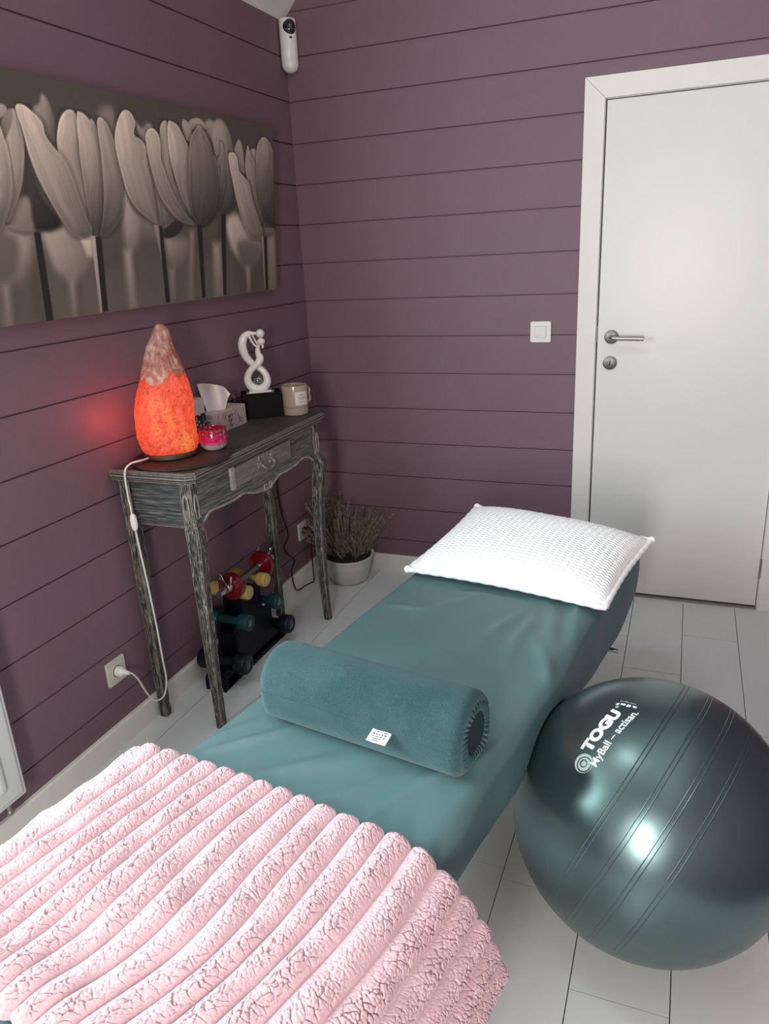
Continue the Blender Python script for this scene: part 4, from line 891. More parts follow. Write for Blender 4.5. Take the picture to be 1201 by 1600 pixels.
# ================================================================ tulip picture
TULIPS=[
(2,0.62,0.35,[-1.522,0.892,-1.51,0.928,-1.493,0.905,-1.483,0.835,-1.49,0.747,-1.515,0.77,-1.549,0.857]),
(3,0.5,0.35,[-1.306,0.892,-1.265,0.933,-1.239,0.907,-1.238,0.804,-1.278,0.812]),
(2,0.62,0.45,[-1.151,0.898,-1.12,0.866,-1.089,0.891,-1.07,0.875,-1.104,0.81,-1.131,0.825]),
(4,0.62,0.4,[-1.767,0.394,-1.693,0.396,-1.621,0.383,-1.628,0.301,-1.669,0.184,-1.71,0.174,-1.755,0.164,-1.796,0.174]),
(3,0.35,0.3,[-1.77,0.368,-1.685,0.369,-1.671,0.302,-1.701,0.201,-1.755,0.164,-1.797,0.167]),
(3,0.6,0.42,[-1.586,0.381,-1.553,0.399,-1.489,0.407,-1.443,0.335,-1.419,0.243,-1.49,0.164,-1.551,0.205,-1.573,0.285]),
(2,0.75,0.6,[-1.449,0.349,-1.398,0.364,-1.406,0.258,-1.43,0.267]),
(4,0.3,0.25,[-1.357,0.349,-1.277,0.389,-1.271,0.294,-1.302,0.222,-1.364,0.21]),
(3,0.62,0.38,[-1.236,0.579,-1.204,0.496,-1.162,0.431,-1.169,0.355,-1.196,0.3,-1.252,0.287,-1.258,0.421]),
(3,0.45,0.25,[-1.163,0.424,-1.112,0.425,-1.107,0.32,-1.153,0.299,-1.189,0.3]),
(3,0.5,0.32,[-1.061,0.334,-1.005,0.341,-0.932,0.333,-0.938,0.265,-0.977,0.198,-1.02,0.17,-1.048,0.217]),
(3,0.3,0.25,[-0.927,0.401,-0.756,0.435,-0.765,0.317,-0.826,0.246,-0.894,0.279]),
(3,0.7,0.42,[-0.668,0.462,-0.597,0.465,-0.539,0.391,-0.444,0.314,-0.461,0.225,-0.543,0.15,-0.605,0.196,-0.661,0.274,-0.688,0.389]),
(3,0.4,0.3,[-0.618,0.307,-0.533,0.323,-0.457,0.287,-0.473,0.208,-0.543,0.159,-0.605,0.196]),
(3,0.5,0.4,[-1.744,0.163,-1.728,0.162,-1.736,-0.011,-1.761,-0.014]),
(3,0.52,0.4,[-1.516,0.173,-1.492,0.172,-1.502,-0.004,-1.522,-0.001]),
(3,0.58,0.42,[-1.268,0.286,-1.236,0.285,-1.24,0.001,-1.277,-0.003]),
(3,0.5,0.38,[-1.051,0.18,-1.028,0.178,-1.039,0.005,-1.059,0.003]),
(3,0.55,0.4,[-0.784,0.309,-0.737,0.308,-0.735,0.002,-0.798,0.001]),
(2,0.5,0.38,[-0.57,0.16,-0.537,0.158,-0.541,0.008,-0.569,0.006]),
(3,0.5,0.4,[-0.916,0.371,-0.895,0.371,-0.938,0.009,-0.959,0.011]),
(3,0.5,0.4,[-0.391,0.331,-0.33,0.358,-0.33,-0.004,-0.403,0.003]),
(2,0.62,0.2,[-0.749,0.899,-0.726,0.954,-0.679,0.978,-0.635,0.927,-0.614,0.823,-0.614,0.602,-0.636,0.496,-0.697,0.469,-0.743,0.483,-0.73,0.593,-0.729,0.798]),
(1,0.55,0.25,[-0.687,0.865,-0.697,0.788,-0.719,0.747,-0.736,0.515,-0.705,0.556,-0.673,0.66,-0.669,0.792]),
(2,0.6,0.4,[-0.781,0.937,-0.752,0.967,-0.726,0.954,-0.74,0.893,-0.755,0.869]),
(1,0.1,0.08,[-0.718,0.472,-0.687,0.474,-0.718,0.009,-0.74,0.007]),
(2,0.3,0.1,[-1.597,0.723,-1.584,0.641,-1.563,0.522,-1.538,0.476,-1.509,0.407,-1.556,0.378,-1.604,0.38,-1.64,0.37,-1.693,0.396,-1.662,0.469,-1.621,0.571]),
(2,0.5,0.4,[-1.646,0.51,-1.611,0.512,-1.611,0.438,-1.611,0.377,-1.657,0.373,-1.698,0.402]),
(1,0.06,0.05,[-1.613,0.377,-1.591,0.377,-1.594,-0.001,-1.621,-0.005]),
(1,0.68,0.4,[-1.656,0.732,-1.62,0.851,-1.605,0.835,-1.596,0.749,-1.605,0.664,-1.629,0.557,-1.665,0.469,-1.696,0.415,-1.683,0.565]),
(1,0.5,0.42,[-1.662,0.786,-1.637,0.844,-1.617,0.852,-1.626,0.8,-1.655,0.738]),
(1,0.6,0.5,[-1.682,0.851,-1.649,0.867,-1.634,0.853,-1.653,0.819,-1.689,0.799]),
(1,0.72,0.3,[-1.721,0.786,-1.673,0.805,-1.658,0.738,-1.652,0.676,-1.656,0.58,-1.671,0.501,-1.702,0.415,-1.727,0.382,-1.77,0.368]),
(1,0.75,0.38,[-1.479,0.769,-1.458,0.847,-1.427,0.888,-1.401,0.886,-1.394,0.846,-1.4,0.769,-1.397,0.629,-1.389,0.447,-1.39,0.387,-1.417,0.446,-1.442,0.589,-1.464,0.677,-1.481,0.708]),
(1,0.72,0.25,[-1.393,0.867,-1.375,0.888,-1.35,0.869,-1.328,0.817,-1.315,0.704,-1.321,0.601,-1.346,0.449,-1.373,0.372,-1.393,0.383,-1.399,0.484,-1.403,0.664]),
(1,0.6,0.4,[-1.344,0.864,-1.324,0.853,-1.312,0.77,-1.317,0.719,-1.329,0.803]),
(1,0.78,0.36,[-1.606,0.863,-1.583,0.879,-1.554,0.859,-1.524,0.82,-1.516,0.763,-1.466,0.683,-1.445,0.617,-1.428,0.533,-1.41,0.446,-1.393,0.383,-1.421,0.349,-1.468,0.36,-1.506,0.421,-1.54,0.51,-1.567,0.59,-1.585,0.68,-1.595,0.781]),
(1,0.66,0.26,[-1.315,0.859,-1.3,0.882,-1.274,0.856,-1.252,0.78,-1.241,0.669,-1.238,0.563,-1.259,0.452,-1.309,0.381,-1.364,0.353,-1.347,0.426,-1.328,0.525,-1.316,0.675,-1.316,0.798]),
(1,0.62,0.5,[-1.403,0.357,-1.379,0.357,-1.394,0.005,-1.409,0.003]),
(1,0.07,0.05,[-1.385,0.355,-1.36,0.356,-1.373,0.006,-1.398,0.004]),
(1,0.74,0.4,[-1.231,0.869,-1.2,0.926,-1.167,0.93,-1.148,0.886,-1.159,0.83,-1.125,0.807,-1.105,0.764,-1.079,0.62,-1.076,0.497,-1.075,0.405,-1.126,0.432,-1.185,0.484,-1.224,0.567,-1.243,0.693,-1.25,0.786]),
(1,0.5,0.34,[-1.107,0.744,-1.073,0.607,-1.01,0.464,-0.997,0.436,-1.055,0.395,-1.075,0.405,-1.079,0.51,-1.09,0.66]),
(1,0.5,0.4,[-1.113,0.411,-1.079,0.405,-1.076,0.211,-1.087,0.211]),
(1,0.08,0.06,[-1.086,0.405,-1.068,0.402,-1.066,0.012,-1.09,0.009]),
(1,0.16,0.1,[-1.065,0.37,-0.998,0.429,-0.951,0.408,-0.996,0.356,-1.052,0.341]),
(1,0.6,0.5,[-0.911,0.922,-0.893,0.944,-0.86,0.908,-0.873,0.842,-0.897,0.852]),
(1,0.62,0.5,[-0.869,0.941,-0.822,0.964,-0.788,0.95,-0.776,0.914,-0.816,0.926,-0.86,0.9]),
(1,0.7,0.36,[-1.03,0.876,-1.008,0.917,-0.99,0.91,-0.992,0.829,-0.988,0.713,-0.974,0.609,-0.894,0.443,-0.951,0.503,-0.999,0.586,-1.03,0.666,-1.034,0.755]),
(1,0.7,0.36,[-0.986,0.908,-0.966,0.922,-0.932,0.904,-0.898,0.838,-0.882,0.784,-0.896,0.653,-0.899,0.506,-0.886,0.436,-0.94,0.533,-0.972,0.631,-0.994,0.781]),
(1,0.72,0.34,[-1.106,0.83,-1.077,0.872,-1.049,0.862,-1.035,0.822,-1.038,0.727,-1.022,0.661,-0.986,0.559,-0.929,0.468,-0.883,0.409,-0.934,0.414,-0.996,0.45,-1.057,0.539,-1.085,0.633,-1.101,0.732]),
(1,0.45,0.12,[-0.739,0.782,-0.708,0.703,-0.712,0.594,-0.753,0.475,-0.813,0.411,-0.849,0.402,-0.773,0.459,-0.733,0.554]),
(1,0.5,0.2,[-0.873,0.842,-0.834,0.909,-0.808,0.926,-0.768,0.874,-0.739,0.782,-0.722,0.671,-0.733,0.554,-0.773,0.459,-0.831,0.409,-0.866,0.41,-0.889,0.443,-0.903,0.535,-0.895,0.682]),
(1,0.06,0.05,[-0.873,0.413,-0.843,0.41,-0.857,0.009,-0.878,0.008]),
(1,0.6,0.4,[-0.604,0.817,-0.567,0.894,-0.543,0.833,-0.54,0.706,-0.58,0.733]),
(1,0.6,0.45,[-0.503,0.831,-0.468,0.854,-0.445,0.839,-0.458,0.747,-0.488,0.785]),
(1,0.6,0.3,[-0.531,0.723,-0.509,0.868,-0.489,0.817,-0.458,0.756,-0.455,0.615,-0.422,0.463,-0.438,0.419,-0.485,0.562]),
(1,0.72,0.38,[-0.645,0.787,-0.614,0.817,-0.586,0.788,-0.576,0.718,-0.517,0.659,-0.486,0.545,-0.448,0.444,-0.424,0.366,-0.444,0.322,-0.51,0.331,-0.56,0.399,-0.595,0.498,-0.625,0.649]),
(1,0.4,0.3,[-0.417,0.393,-0.328,0.398,-0.346,0.349,-0.397,0.335]),
(1,0.58,0.16,[-0.454,0.731,-0.44,0.865,-0.398,0.928,-0.353,0.919,-0.322,0.866,-0.303,0.714,-0.313,0.421,-0.38,0.42,-0.423,0.488,-0.454,0.623]),
(1,0.5,0.4,[-0.437,0.342,-0.414,0.342,-0.417,0.005,-0.433,0.004]),
(1,0.06,0.05,[-0.42,0.342,-0.396,0.342,-0.4,0.005,-0.421,0.005])]
CR, CLY = -0.318, -1.860                                                  # right and left ends (y)
def canvas_pt(y, q, off=0.0):
    """y along the wall, q height 0..1; the picture leans out a little at its top"""
    f_ = (y-CR)/(CLY-CR)
    xb, xt = 0.035, 0.075+(0.050-0.075)*f_; zb_, zt_ = 1.393-0.007*f_, 2.008-0.020*f_
    n = Vector((zt_-zb_, 0, -(xt-xb))).normalized()
    return Vector((xb+(xt-xb)*q, y, zb_+(zt_-zb_)*q)) + n*off
nyc, nzc = 640, 256
yy = np.linspace(CLY, CR, nyc); qq = np.linspace(0, 1, nzc); YY, QQ = np.meshgrid(yy, qq, indexing='ij')
aw, ah = YY, QQ*0.615                                                     # metric picture coordinates
bg = 0.255+0.03*np.clip(1-QQ*1.25, 0, 1)
bg = bg*(1+0.25*(vnoise(aw*22, ah*1.5, 3)-0.5)*np.clip(1.2-QQ*1.6,0,1)+0.10*(vnoise(aw*6, ah*4, 6)-0.5))
img = bg.copy()
extra = []
for bl, b0_, b1_, pts in list(TULIPS):                                     # the run of tulips goes on outside the frame
    ys = pts[0::2]
    if max(ys) > -1.0 and min(ys) > -1.30: extra.append((bl, b0_, b1_, [p-0.98 if i % 2 == 0 else p for i, p in enumerate(pts)]))
for bl, b0_, b1_, pts in [e for e in extra if max(e[3][0::2]) < -1.80] + list(TULIPS):
    poly = catmull([(pts[i], pts[i+1]*0.615) for i in range(0, len(pts), 2)], 5, closed=True) if len(pts) > 8 else [(pts[i], pts[i+1]*0.615) for i in range(0, len(pts), 2)]
    poly = np.array(poly); soft = {1:0.0022, 2:0.010, 3:0.020, 4:0.032}[bl]
    x0_, x1_ = poly[:,0].min()-soft*2, poly[:,0].max()+soft*2; z0_, z1_ = poly[:,1].min()-soft*2, poly[:,1].max()+soft*2
    ia, ib = np.searchsorted(yy, [x0_, x1_]); ja, jb = np.searchsorted(qq*0.615, [z0_, z1_])
    if ib-ia < 2 or jb-ja < 2: continue
    a = aw[ia:ib, ja:jb]; h = ah[ia:ib, ja:jb]; inside = np.zeros(a.shape, bool); dist = np.full(a.shape, 9.0)
    m = len(poly)
    for i in range(m):
        p, q = poly[i], poly[(i+1) % m]
        cond = ((p[1] > h) != (q[1] > h)); dy = q[1]-p[1]
        if abs(dy) > 1e-12: inside ^= cond & (a < (q[0]-p[0])*(h-p[1])/dy+p[0])
        e = q-p; L2 = (e**2).sum()+1e-12; t_ = np.clip(((a-p[0])*e[0]+(h-p[1])*e[1])/L2, 0, 1)
        dist = np.minimum(dist, np.hypot(a-p[0]-t_*e[0], h-p[1]-t_*e[1]))
    sd = np.where(inside, dist, -dist); al = np.clip(0.5+sd/(2*soft), 0, 1); al = al*al*(3-2*al)
    hn = np.clip((h-poly[:,1].min())/(poly[:,1].max()-poly[:,1].min()+1e-9), 0, 1)
    br = b1_+(b0_-b1_)*hn**0.95
    if len(pts) > 12:
        cx = np.interp(h, np.linspace(poly[:,1].min(), poly[:,1].max(), 12), [np.mean(poly[np.abs(poly[:,1]-zq) < 0.05, 0]) for zq in np.linspace(poly[:,1].min(), poly[:,1].max(), 12)])
        wd = max(0.02, (poly[:,0].max()-poly[:,0].min()))
        u_ = (a-cx)/wd
        st = vnoise(u_*10+hash(round(b0_*100)) % 7, h*3.5, 17)-0.5; st2 = vnoise(u_*34, h*3, 19)-0.5
        br = br*(1+(0.15*st+0.08*st2)*(1 if bl == 1 else 0.35)-0.22*np.clip(u_*1.6, -0.6, 1))
        if bl <= 2: br = br + 0.12*np.exp(-np.clip(sd, 0, 1)/0.0028)*hn**0.5 - 0.03*np.exp(-((sd-0.012)/0.009)**2)
    if bl == 1 and len(pts) > 12:                                           # a soft dark gap behind each sharp petal
        sh = np.clip(1+sd/0.018, 0, 1)*(~inside); img[ia:ib, ja:jb] *= (1-0.30*sh)
    img[ia:ib, ja:jb] = img[ia:ib, ja:jb]*(1-al)+br*al
img = np.clip(img, 0.02, 0.95)
lum = 0.010+img**2.15*1.25
rgb = np.stack([lum*1.18, lum*0.97, lum*0.80], -1)
pic = thing('picture', (0.04,-1.09,1.393), 'wide sepia canvas picture of tulips hanging on the left wall', 'picture')
b = B(); Pc = np.array([[list(canvas_pt(y, q, 0.0004)) for q in qq] for y in yy]); b.grid(Pc)
me_o = b.make('printed_face', None, pic, smooth=180)
at = me_o.data.color_attributes.new('tone', 'FLOAT_COLOR', 'POINT')
at.data.foreach_set('color', np.concatenate([rgb, np.ones(rgb.shape[:2]+(1,))], -1).reshape(-1).astype(np.float32))
cm = NT('printed_canvas'); an_ = cm.n('ShaderNodeVertexColor'); an_.layer_name = 'tone'; cm.l(an_.outputs[0], cm.b.inputs['Base Color']); cm.set(Roughness=0.6)
me_o.data.materials.append(cm.m)
b = B(); cor = [canvas_pt(CR,0),canvas_pt(CLY,0),canvas_pt(CLY,1),canvas_pt(CR,1)]; bk = [canvas_pt(CR,0,-0.028),canvas_pt(CLY,0,-0.028),canvas_pt(CLY,1,-0.028),canvas_pt(CR,1,-0.028)]
b.add(cor+bk, [(0,1,2,3),(4,7,6,5),(0,4,5,1),(1,5,6,2),(2,6,7,3),(3,7,4,0)]).make('stretched_edge', M('dark_canvas_edge',(0.035,0.030,0.028,1),0.7), pic, smooth=0)

# ================================================================ motion sensor in the corner
sn = thing('motion_sensor', (0.034,-0.034,2.25), 'white rounded motion sensor with a dark lens high in the corner', 'sensor')
SA = Vector((0.034,-0.034,0)); SN_ = Vector((0.7071,-0.7071,0)); SS = Vector((0.7071,0.7071,0)); SR = 0.0355
b = B(); rings = []
def sring(z, r_): return [SA+SS*(r_*math.cos(a_))+SN_*(r_*(1.0*math.sin(a_) if math.sin(a_) > 0 else 0.75*math.sin(a_)))+Vector((0,0,z)) for a_ in np.linspace(0,2*PI,48,endpoint=False)]
lv = [(2.2475,0.001),(2.2485,0.010),(2.2515,0.018),(2.257,0.0255),(2.265,0.0315),(2.274,0.0346),(2.284,0.0355),(2.2865,0.0355),(2.2875,0.0347),(2.2885,0.0355),(2.36,0.0355),(2.440,0.0355),(2.4425,0.0345),(2.4435,0.032),(2.4437,0.001)]
P = np.array([[list(q) for q in sring(z, r_)] for z, r_ in lv]).transpose(1,0,2); b.grid(P, wrap_u=True)
sb = b.make('housing', plastic, sn, smooth=50)
lens = NT('dark_lens'); lens.set(**{'Base Color': (0.006,0.010,0.014,1), 'Roughness': 0.06, 'Coat Weight': 1.0})
b = B(); n_ = 28; rings = []
CZ = 2.410
for i in range(9):
    f_ = i/8
    ring = []
    for a_ in np.linspace(0,2*PI,n_,endpoint=False):
        px_, pz_ = 0.0275*f_*math.cos(a_), 0.0275*f_*math.sin(a_)
        dep = math.sqrt(max(0,SR**2-px_**2))+0.0012+0.009*(1-f_**2)
        ring.append(list(SA+SS*px_+SN_*dep+Vector((0,0,CZ+pz_))))
    rings.append(ring)
b.grid(np.array(rings).transpose(1,0,2), wrap_u=True).make('lens', lens.m, sn, smooth=180)
b = B().tube([SA+SS*x_+SN_*(math.sqrt(SR**2-x_**2)+0.0015+0.0095*(1-(x_/0.0275)**2)) + Vector((0,0,CZ-0.008-0.002*(1-(x_/0.025)**2))) for x_ in np.linspace(-0.022,0.024,14)], 0.0012, 6); b.make('lens_bar', M('grey_lens_bar',(0.16,0.18,0.19,1),0.3), sn)
b = B().obox(SA+SN_*(SR-0.004)-SS*0.0065+Vector((0,0,2.368)), SS*0.013, SN_*0.0052, (0,0,0.0075)); b.make('indicator', black_plastic, sn, smooth=0, bevel=0.002)

# ================================================================ light switch and sockets
sw_ = thing('light_switch', (1.094,-0.005,1.165), 'white square light switch on the mauve wall beside the door', 'switch')
cx, cz, hh_ = 1.0925, 1.1690, 0.0432
b = B(); rr_ = lambda h, r_: [(h-r_+r_*math.cos(a_), h-r_+r_*math.sin(a_)) for a_ in np.linspace(0,PI/2,6)]
def rsq(h, r_):
    q = rr_(h, r_); return q+[(-y,x) for x,y in q]+[(-x,-y) for x,y in q]+[(y,-x) for x,y in q]
b.prism(rsq(hh_,0.007), (cx,0.0,cz), (1,0,0), (0,0,1), (0,-0.0095,0)); b.make('plate', plastic, sw_, smooth=0, bevel=0.0025, bseg=3)
B().prism(rsq(0.0237,0.001), (cx,-0.0092,cz), (1,0,0), (0,0,1), (0,-0.0006,0)).make('rocker_gap', gap_m, sw_, smooth=0)
B().prism(rsq(0.0228,0.001), (cx,-0.0092,cz), (1,0,0), (0,0,1), (0,-0.0042,0)).make('rocker', plastic, sw_, smooth=0, bevel=0.001)
B().cyl((cx-0.012,-0.0133,cz-0.017),(cx-0.012,-0.0138,cz-0.017),0.0014,n=10).make('indicator_dot', M('brown_dot',(0.10,0.05,0.02,1),0.5), sw_)
cream = M('cream_socket_plastic', (0.62,0.58,0.52,1), 0.35)
def socket(cy, cz, label, plug=None):
    s_ = thing('wall_socket', (0.005,cy,cz), label, 'socket', 'wall sockets on the left wall')
    h_ = 0.0425
    B().prism(rsq(h_,0.006), (0,cy,cz), (0,1,0), (0,0,1), (0.0095,0,0)).make('plate', cream, s_, smooth=0, bevel=0.0025, bseg=3)
    B().prism(rsq(0.0230,0.001), (0.0092,cy,cz), (0,1,0), (0,0,1), (0.0012,0,0)).make('insert', cream, s_, smooth=0, bevel=0.0005)
    B().lathe([(0.0205,0),(0.0195,0.0008),(0.0001,0.0008)], (0.0099,cy,cz), 32, 'x').make('recess', M('socket_recess',(0.10,0.095,0.09,1),0.5), s_)
socket(-1.580, 0.266, 'cream wall socket left of the console table, holding the white plug')
socket(-0.240, 0.267, 'cream wall socket low in the corner, holding the black plug')
bp_ = thing('power_lead', (0.03,-0.24,0.267), 'black power lead hanging behind the console table and plugged in by the plant', 'cable')
B().tube([(0.0112,-0.240,0.267),(0.030,-0.240,0.267),(0.034,-0.240,0.267),(0.060,-0.238,0.267)], [0.017,0.0165,0.0105,0.0075], 20).make('plug', black_plastic, bp_)
pts_ = [(0.056,-0.238,0.267),(0.062,-0.250,0.258),(0.060,-0.268,0.20),(0.055,-0.262,0.06),(0.050,-0.255,0.010),(0.042,-0.262,0.005),(0.03,-0.30,0.006),(0.022,-0.385,0.02),(0.021,-0.413,0.127),(0.021,-0.375,0.165),(0.02,-0.427,0.218),(0.02,-0.456,0.265),(0.02,-0.409,0.310),(0.02,-0.448,0.425),(0.02,-0.462,0.550),(0.018,-0.45,0.70),(0.012,-0.475,0.87),(0.006,-0.50,0.915)]
B().tube(catmull(pts_, 8), 0.0030, 8).make('cable', black_plastic, bp_, smooth=180)

# ================================================================ dumbbells on their rack
rack_m = M('navy_rack_plastic', (0.004,0.005,0.010,1), 0.5, spec=0.15)
rk = thing('dumbbell_rack', (0.125,-1.0,0), 'black stepped dumbbell rack standing under the console table', 'rack')
def rack_panel(b, x):
    out = [(-1.235,0),(-1.235,0.045),(-1.205,0.080),(-1.185,0.069),(-1.150,0.069),(-1.125,0.100),(-1.125,0.185),(-1.118,0.215),(-1.085,0.211),(-1.060,0.225),(-1.060,0.300),(-1.085,0.330),(-1.066,0.319),(-1.04,0.320),(-0.995,0.340),(-0.950,0.320),(-0.925,0.319),(-0.90,0.330),(-0.925,0.295),(-0.925,0.215),(-0.90,0.196),(-0.865,0.199),(-0.855,0.215),(-0.86,0.18),(-0.86,0.090),(-0.84,0.068),(-0.81,0.068),(-0.78,0.080),(-0.755,0.045),(-0.755,0),(-0.80,0.0),(-0.86,0.02),(-1.13,0.02),(-1.19,0.0)]
    b.prism(out, (x,0,0), (0,1,0), (0,0,1), (0.012,0,0))
for x in (0.084, 0.158): b = B(); rack_panel(b, x); b.make('side_panel', rack_m, rk, smooth=0, bevel=0.002)
b = B().box(0.090,0.164,-1.052,-0.932,0.05,0.292).box(0.090,0.164,-1.118,-0.868,0.03,0.180).box(0.086,0.170,-1.215,-0.775,0.0005,0.048); b.make('core', rack_m, rk, smooth=0, bevel=0.004)
white_mark = M('white_marking', (0.38,0.40,0.40,1), 0.6)
def make_dumbbell(name, label, col, L_, r_, hr, loc, rz, tilt=0, metal=0.0, grp=None):
    t_ = thing(name, loc, label, 'dumbbell', 'dumbbells on the rack')
    m_ = M(name+'_vinyl_'+label.split()[0], col, 0.42, bump=0.1, bscale=400, spec=0.25)
    R_ = Matrix.Rotation(rz, 3, 'Z')
    hl = L_*0.27
    def seg(nm, prof, mm, flip=1):
        b = B().lathe([(q, flip*z) for q, z in prof], (0,0,0), 36, 'x'); b.v = [tuple(R_ @ Vector(p)+Vector(loc)) for p in b.v]; return b.make(nm, mm, t_, smooth=50)
    seg('grip', [(0.001,-L_/2+hl*0.8),(hr,-L_/2+hl*0.8),(hr*1.12,0),(hr,L_/2-hl*0.8),(0.001,L_/2-hl*0.8)], m_)
    for sg in (-1, 1):
        h_ = seg('head', [(0.001,L_/2-hl),(hr*1.1,L_/2-hl),(r_*0.80,L_/2-hl*0.98),(r_*0.96,L_/2-hl*0.82),(r_,L_/2-hl*0.6),(r_,L_/2-hl*0.18),(r_*0.95,L_/2-hl*0.05),(r_*0.86,L_/2),(r_*0.70,L_/2+0.0002),(0.001,L_/2+0.0002)], m_, sg)
        if sg == 1:
            b = B(); xx = L_/2+0.0002
            for q, (pa_, pb_) in enumerate([((-0.38,-0.35),(-0.30,0.10)),((-0.22,-0.42),(-0.05,0.28)),((-0.02,-0.40),(0.10,0.10)),((0.12,-0.30),(0.22,0.30)),((-0.25,0.30),(0.10,0.42))]):
                b.tube([(xx,pa_[0]*r_,pa_[1]*r_),(xx,(pa_[0]+pb_[0])*0.5*r_+0.06*r_,(pa_[1]+pb_[1])*0.5*r_),(xx,pb_[0]*r_,pb_[1]*r_)], 0.00055, 6)
            b.v = [tuple(R_ @ Vector(p)+Vector(loc)) for p in b.v]; b.make('marking', white_mark, h_, smooth=0)
    return t_
YEL, GRN, NAV = (0.40,0.29,0.085,1), (0.006,0.040,0.042,1), (0.004,0.008,0.013,1)
make_dumbbell('dumbbell', 'yellow dumbbell on the top tier of the rack, nearer to the front left table leg', YEL, 0.170, 0.0275, 0.0125, (0.128,-1.062,0.337), math.radians(-2))
make_dumbbell('dumbbell', 'yellow dumbbell on the top tier of the rack, farther from the front left table leg', YEL, 0.170, 0.0275, 0.0125, (0.132,-0.935,0.337), math.radians(-6))
make_dumbbell('dumbbell', 'dark green dumbbell on the middle tier, nearer to the front left table leg', GRN, 0.185, 0.0330, 0.015, (0.132,-1.100,0.231), math.radians(-2))
make_dumbbell('dumbbell', 'dark green dumbbell on the middle tier of the rack, on the side towards the plant', GRN, 0.185, 0.0310, 0.015, (0.136,-0.885,0.219), math.radians(-2))
make_dumbbell('dumbbell', 'black dumbbell on the bottom tier of the rack, beside the front left table leg', NAV, 0.205, 0.0400, 0.017, (0.133,-1.165,0.091), 0)
make_dumbbell('dumbbell', 'black dumbbell on the bottom tier of the rack, on the side towards the plant', NAV, 0.205, 0.0390, 0.017, (0.136,-0.830,0.090), 0)
# chrome bar with red plates, resting on the two yellow ones
CX_, CZ_ = 0.164, 0.3775
cb = thing('adjustable_dumbbell', (CX_,-1.0,CZ_), 'chrome adjustable dumbbell with two red plates lying on top of the dumbbell rack', 'dumbbell')
ya, yb = -1.192, -0.808
b = B().tube([(CX_,ya,CZ_+0.003),(CX_,yb,CZ_-0.003)], 0.0118, 24); b.make('bar', chrome, cb)
B().tube([(CX_,-1.056,CZ_),(CX_,-0.925,CZ_)], 0.0135, 24).make('knurled_grip', M('knurled_steel',(0.25,0.25,0.25,1),0.35,1.0,bump=0.8,bscale=900), cb)
redm = M('red_enamel', (0.125,0.004,0.008,1), 0.2, coat=0.2)
for yc in (-1.105, -0.886):
    pt2 = B().lathe([(0.0125,-0.013),(0.018,-0.013),(0.019,-0.010),(0.042,-0.010),(0.046,-0.013),(0.0505,-0.012),(0.0525,-0.007),(0.0525,0.007),(0.0505,0.012),(0.046,0.013),(0.042,0.010),(0.019,0.010),(0.018,0.013),(0.0125,0.013)], (CX_,yc,CZ_), 56, 'y').make('weight_plate', redm, cb, smooth=50)
for yc, sg in ((-1.105,-1),(-0.886,1)):
    b = B(); y0_ = yc+sg*0.018
    for q in range(3): b.lathe([(0.0130,-0.0022),(0.0165,-0.0022),(0.0172,0),(0.0165,0.0022),(0.0130,0.0022)], (CX_,y0_+sg*q*0.0048,CZ_), 28, 'y')
    for dx_, dyq in ((-1, 0.0),(1, 0.010)):
        s0_ = Vector((CX_+dx_*0.012,y0_+sg*dyq,CZ_+0.010)); e_ = Vector((CX_+dx_*0.026,y0_+sg*(dyq+0.004),CZ_+0.052))
        b.tube(catmull([s0_, (s0_+e_)/2, e_, e_+Vector((0.001,sg*0.008,0.002)), e_+Vector((0,sg*0.008,-0.018))],4), 0.0021, 8)
    b.make('spring_collar', chrome, cb)
    b = B().tube([(CX_,y0_+sg*0.026,CZ_),(CX_,y0_+sg*0.034,CZ_)], 0.0119, 20); b.make('bar_ring', steel, cb)

# ================================================================ dried plant in its white pot
pp = thing('potted_plant', (0.200,-0.170,0), 'dried lavender plant in a white plastic pot on the floor in the corner', 'plant')
pot_m = M('white_pot_plastic', (0.56,0.56,0.55,1), 0.4); PX, PY = 0.205, -0.170
b = B().lathe([(0.001,0.0003),(0.070,0.0003),(0.082,0.006),(0.094,0.030),(0.104,0.062),(0.108,0.082),(0.1085,0.084),(0.1095,0.0845),(0.112,0.110),(0.1135,0.123),(0.1195,0.124),(0.1215,0.129),(0.1195,0.134),(0.112,0.134),(0.109,0.128),(0.106,0.11),(0.001,0.108)], (PX,PY,0), 80); po = b.make('pot', pot_m, pp, smooth=35)
for an_ in (math.radians(38), math.radians(218), math.radians(128)):
    c_ = Vector((PX+0.122*math.cos(an_), PY+0.122*math.sin(an_), 0.127)); e_ = Vector((math.cos(an_), math.sin(an_), 0)); s_ = Vector((-e_.y, e_.x, 0))
    B().obox(c_-s_*0.012-e_*0.006-Vector((0,0,0.012)), s_*0.024, e_*0.013, (0,0,0.026)).make('hanging_lug', pot_m, po, smooth=0, bevel=0.004)
soil = M('dark_soil', (0.020,0.017,0.016,1), 0.9, var=0.5, vscale=60)
b = B()
for i in range(520):
    a_, q = random.uniform(0,2*PI), 0.108*math.sqrt(random.random())
    x_, y_ = PX+q*math.cos(a_), PY+q*math.sin(a_); s_ = random.uniform(0.004,0.0085)
    zz_0 = 0.130+0.026*(1-(q/0.108)**2)+random.uniform(-0.003,0.012)
    th2 = random.uniform(0,PI); ex = Vector((math.cos(th2),math.sin(th2),random.uniform(-0.5,0.5)))*s_*1.6; ey = Vector((-math.sin(th2),math.cos(th2),random.uniform(-0.5,0.5)))*s_; ez = Vector((random.uniform(-.3,.3),random.uniform(-.3,.3),1))*s_*0.6
    b.obox(Vector((x_,y_,zz_0))-ex/2-ey/2, ex, ey, ez)
b.lathe([(0.109,0.118),(0.108,0.124),(0.06,0.138),(0.001,0.144)], (PX,PY,0), 40)
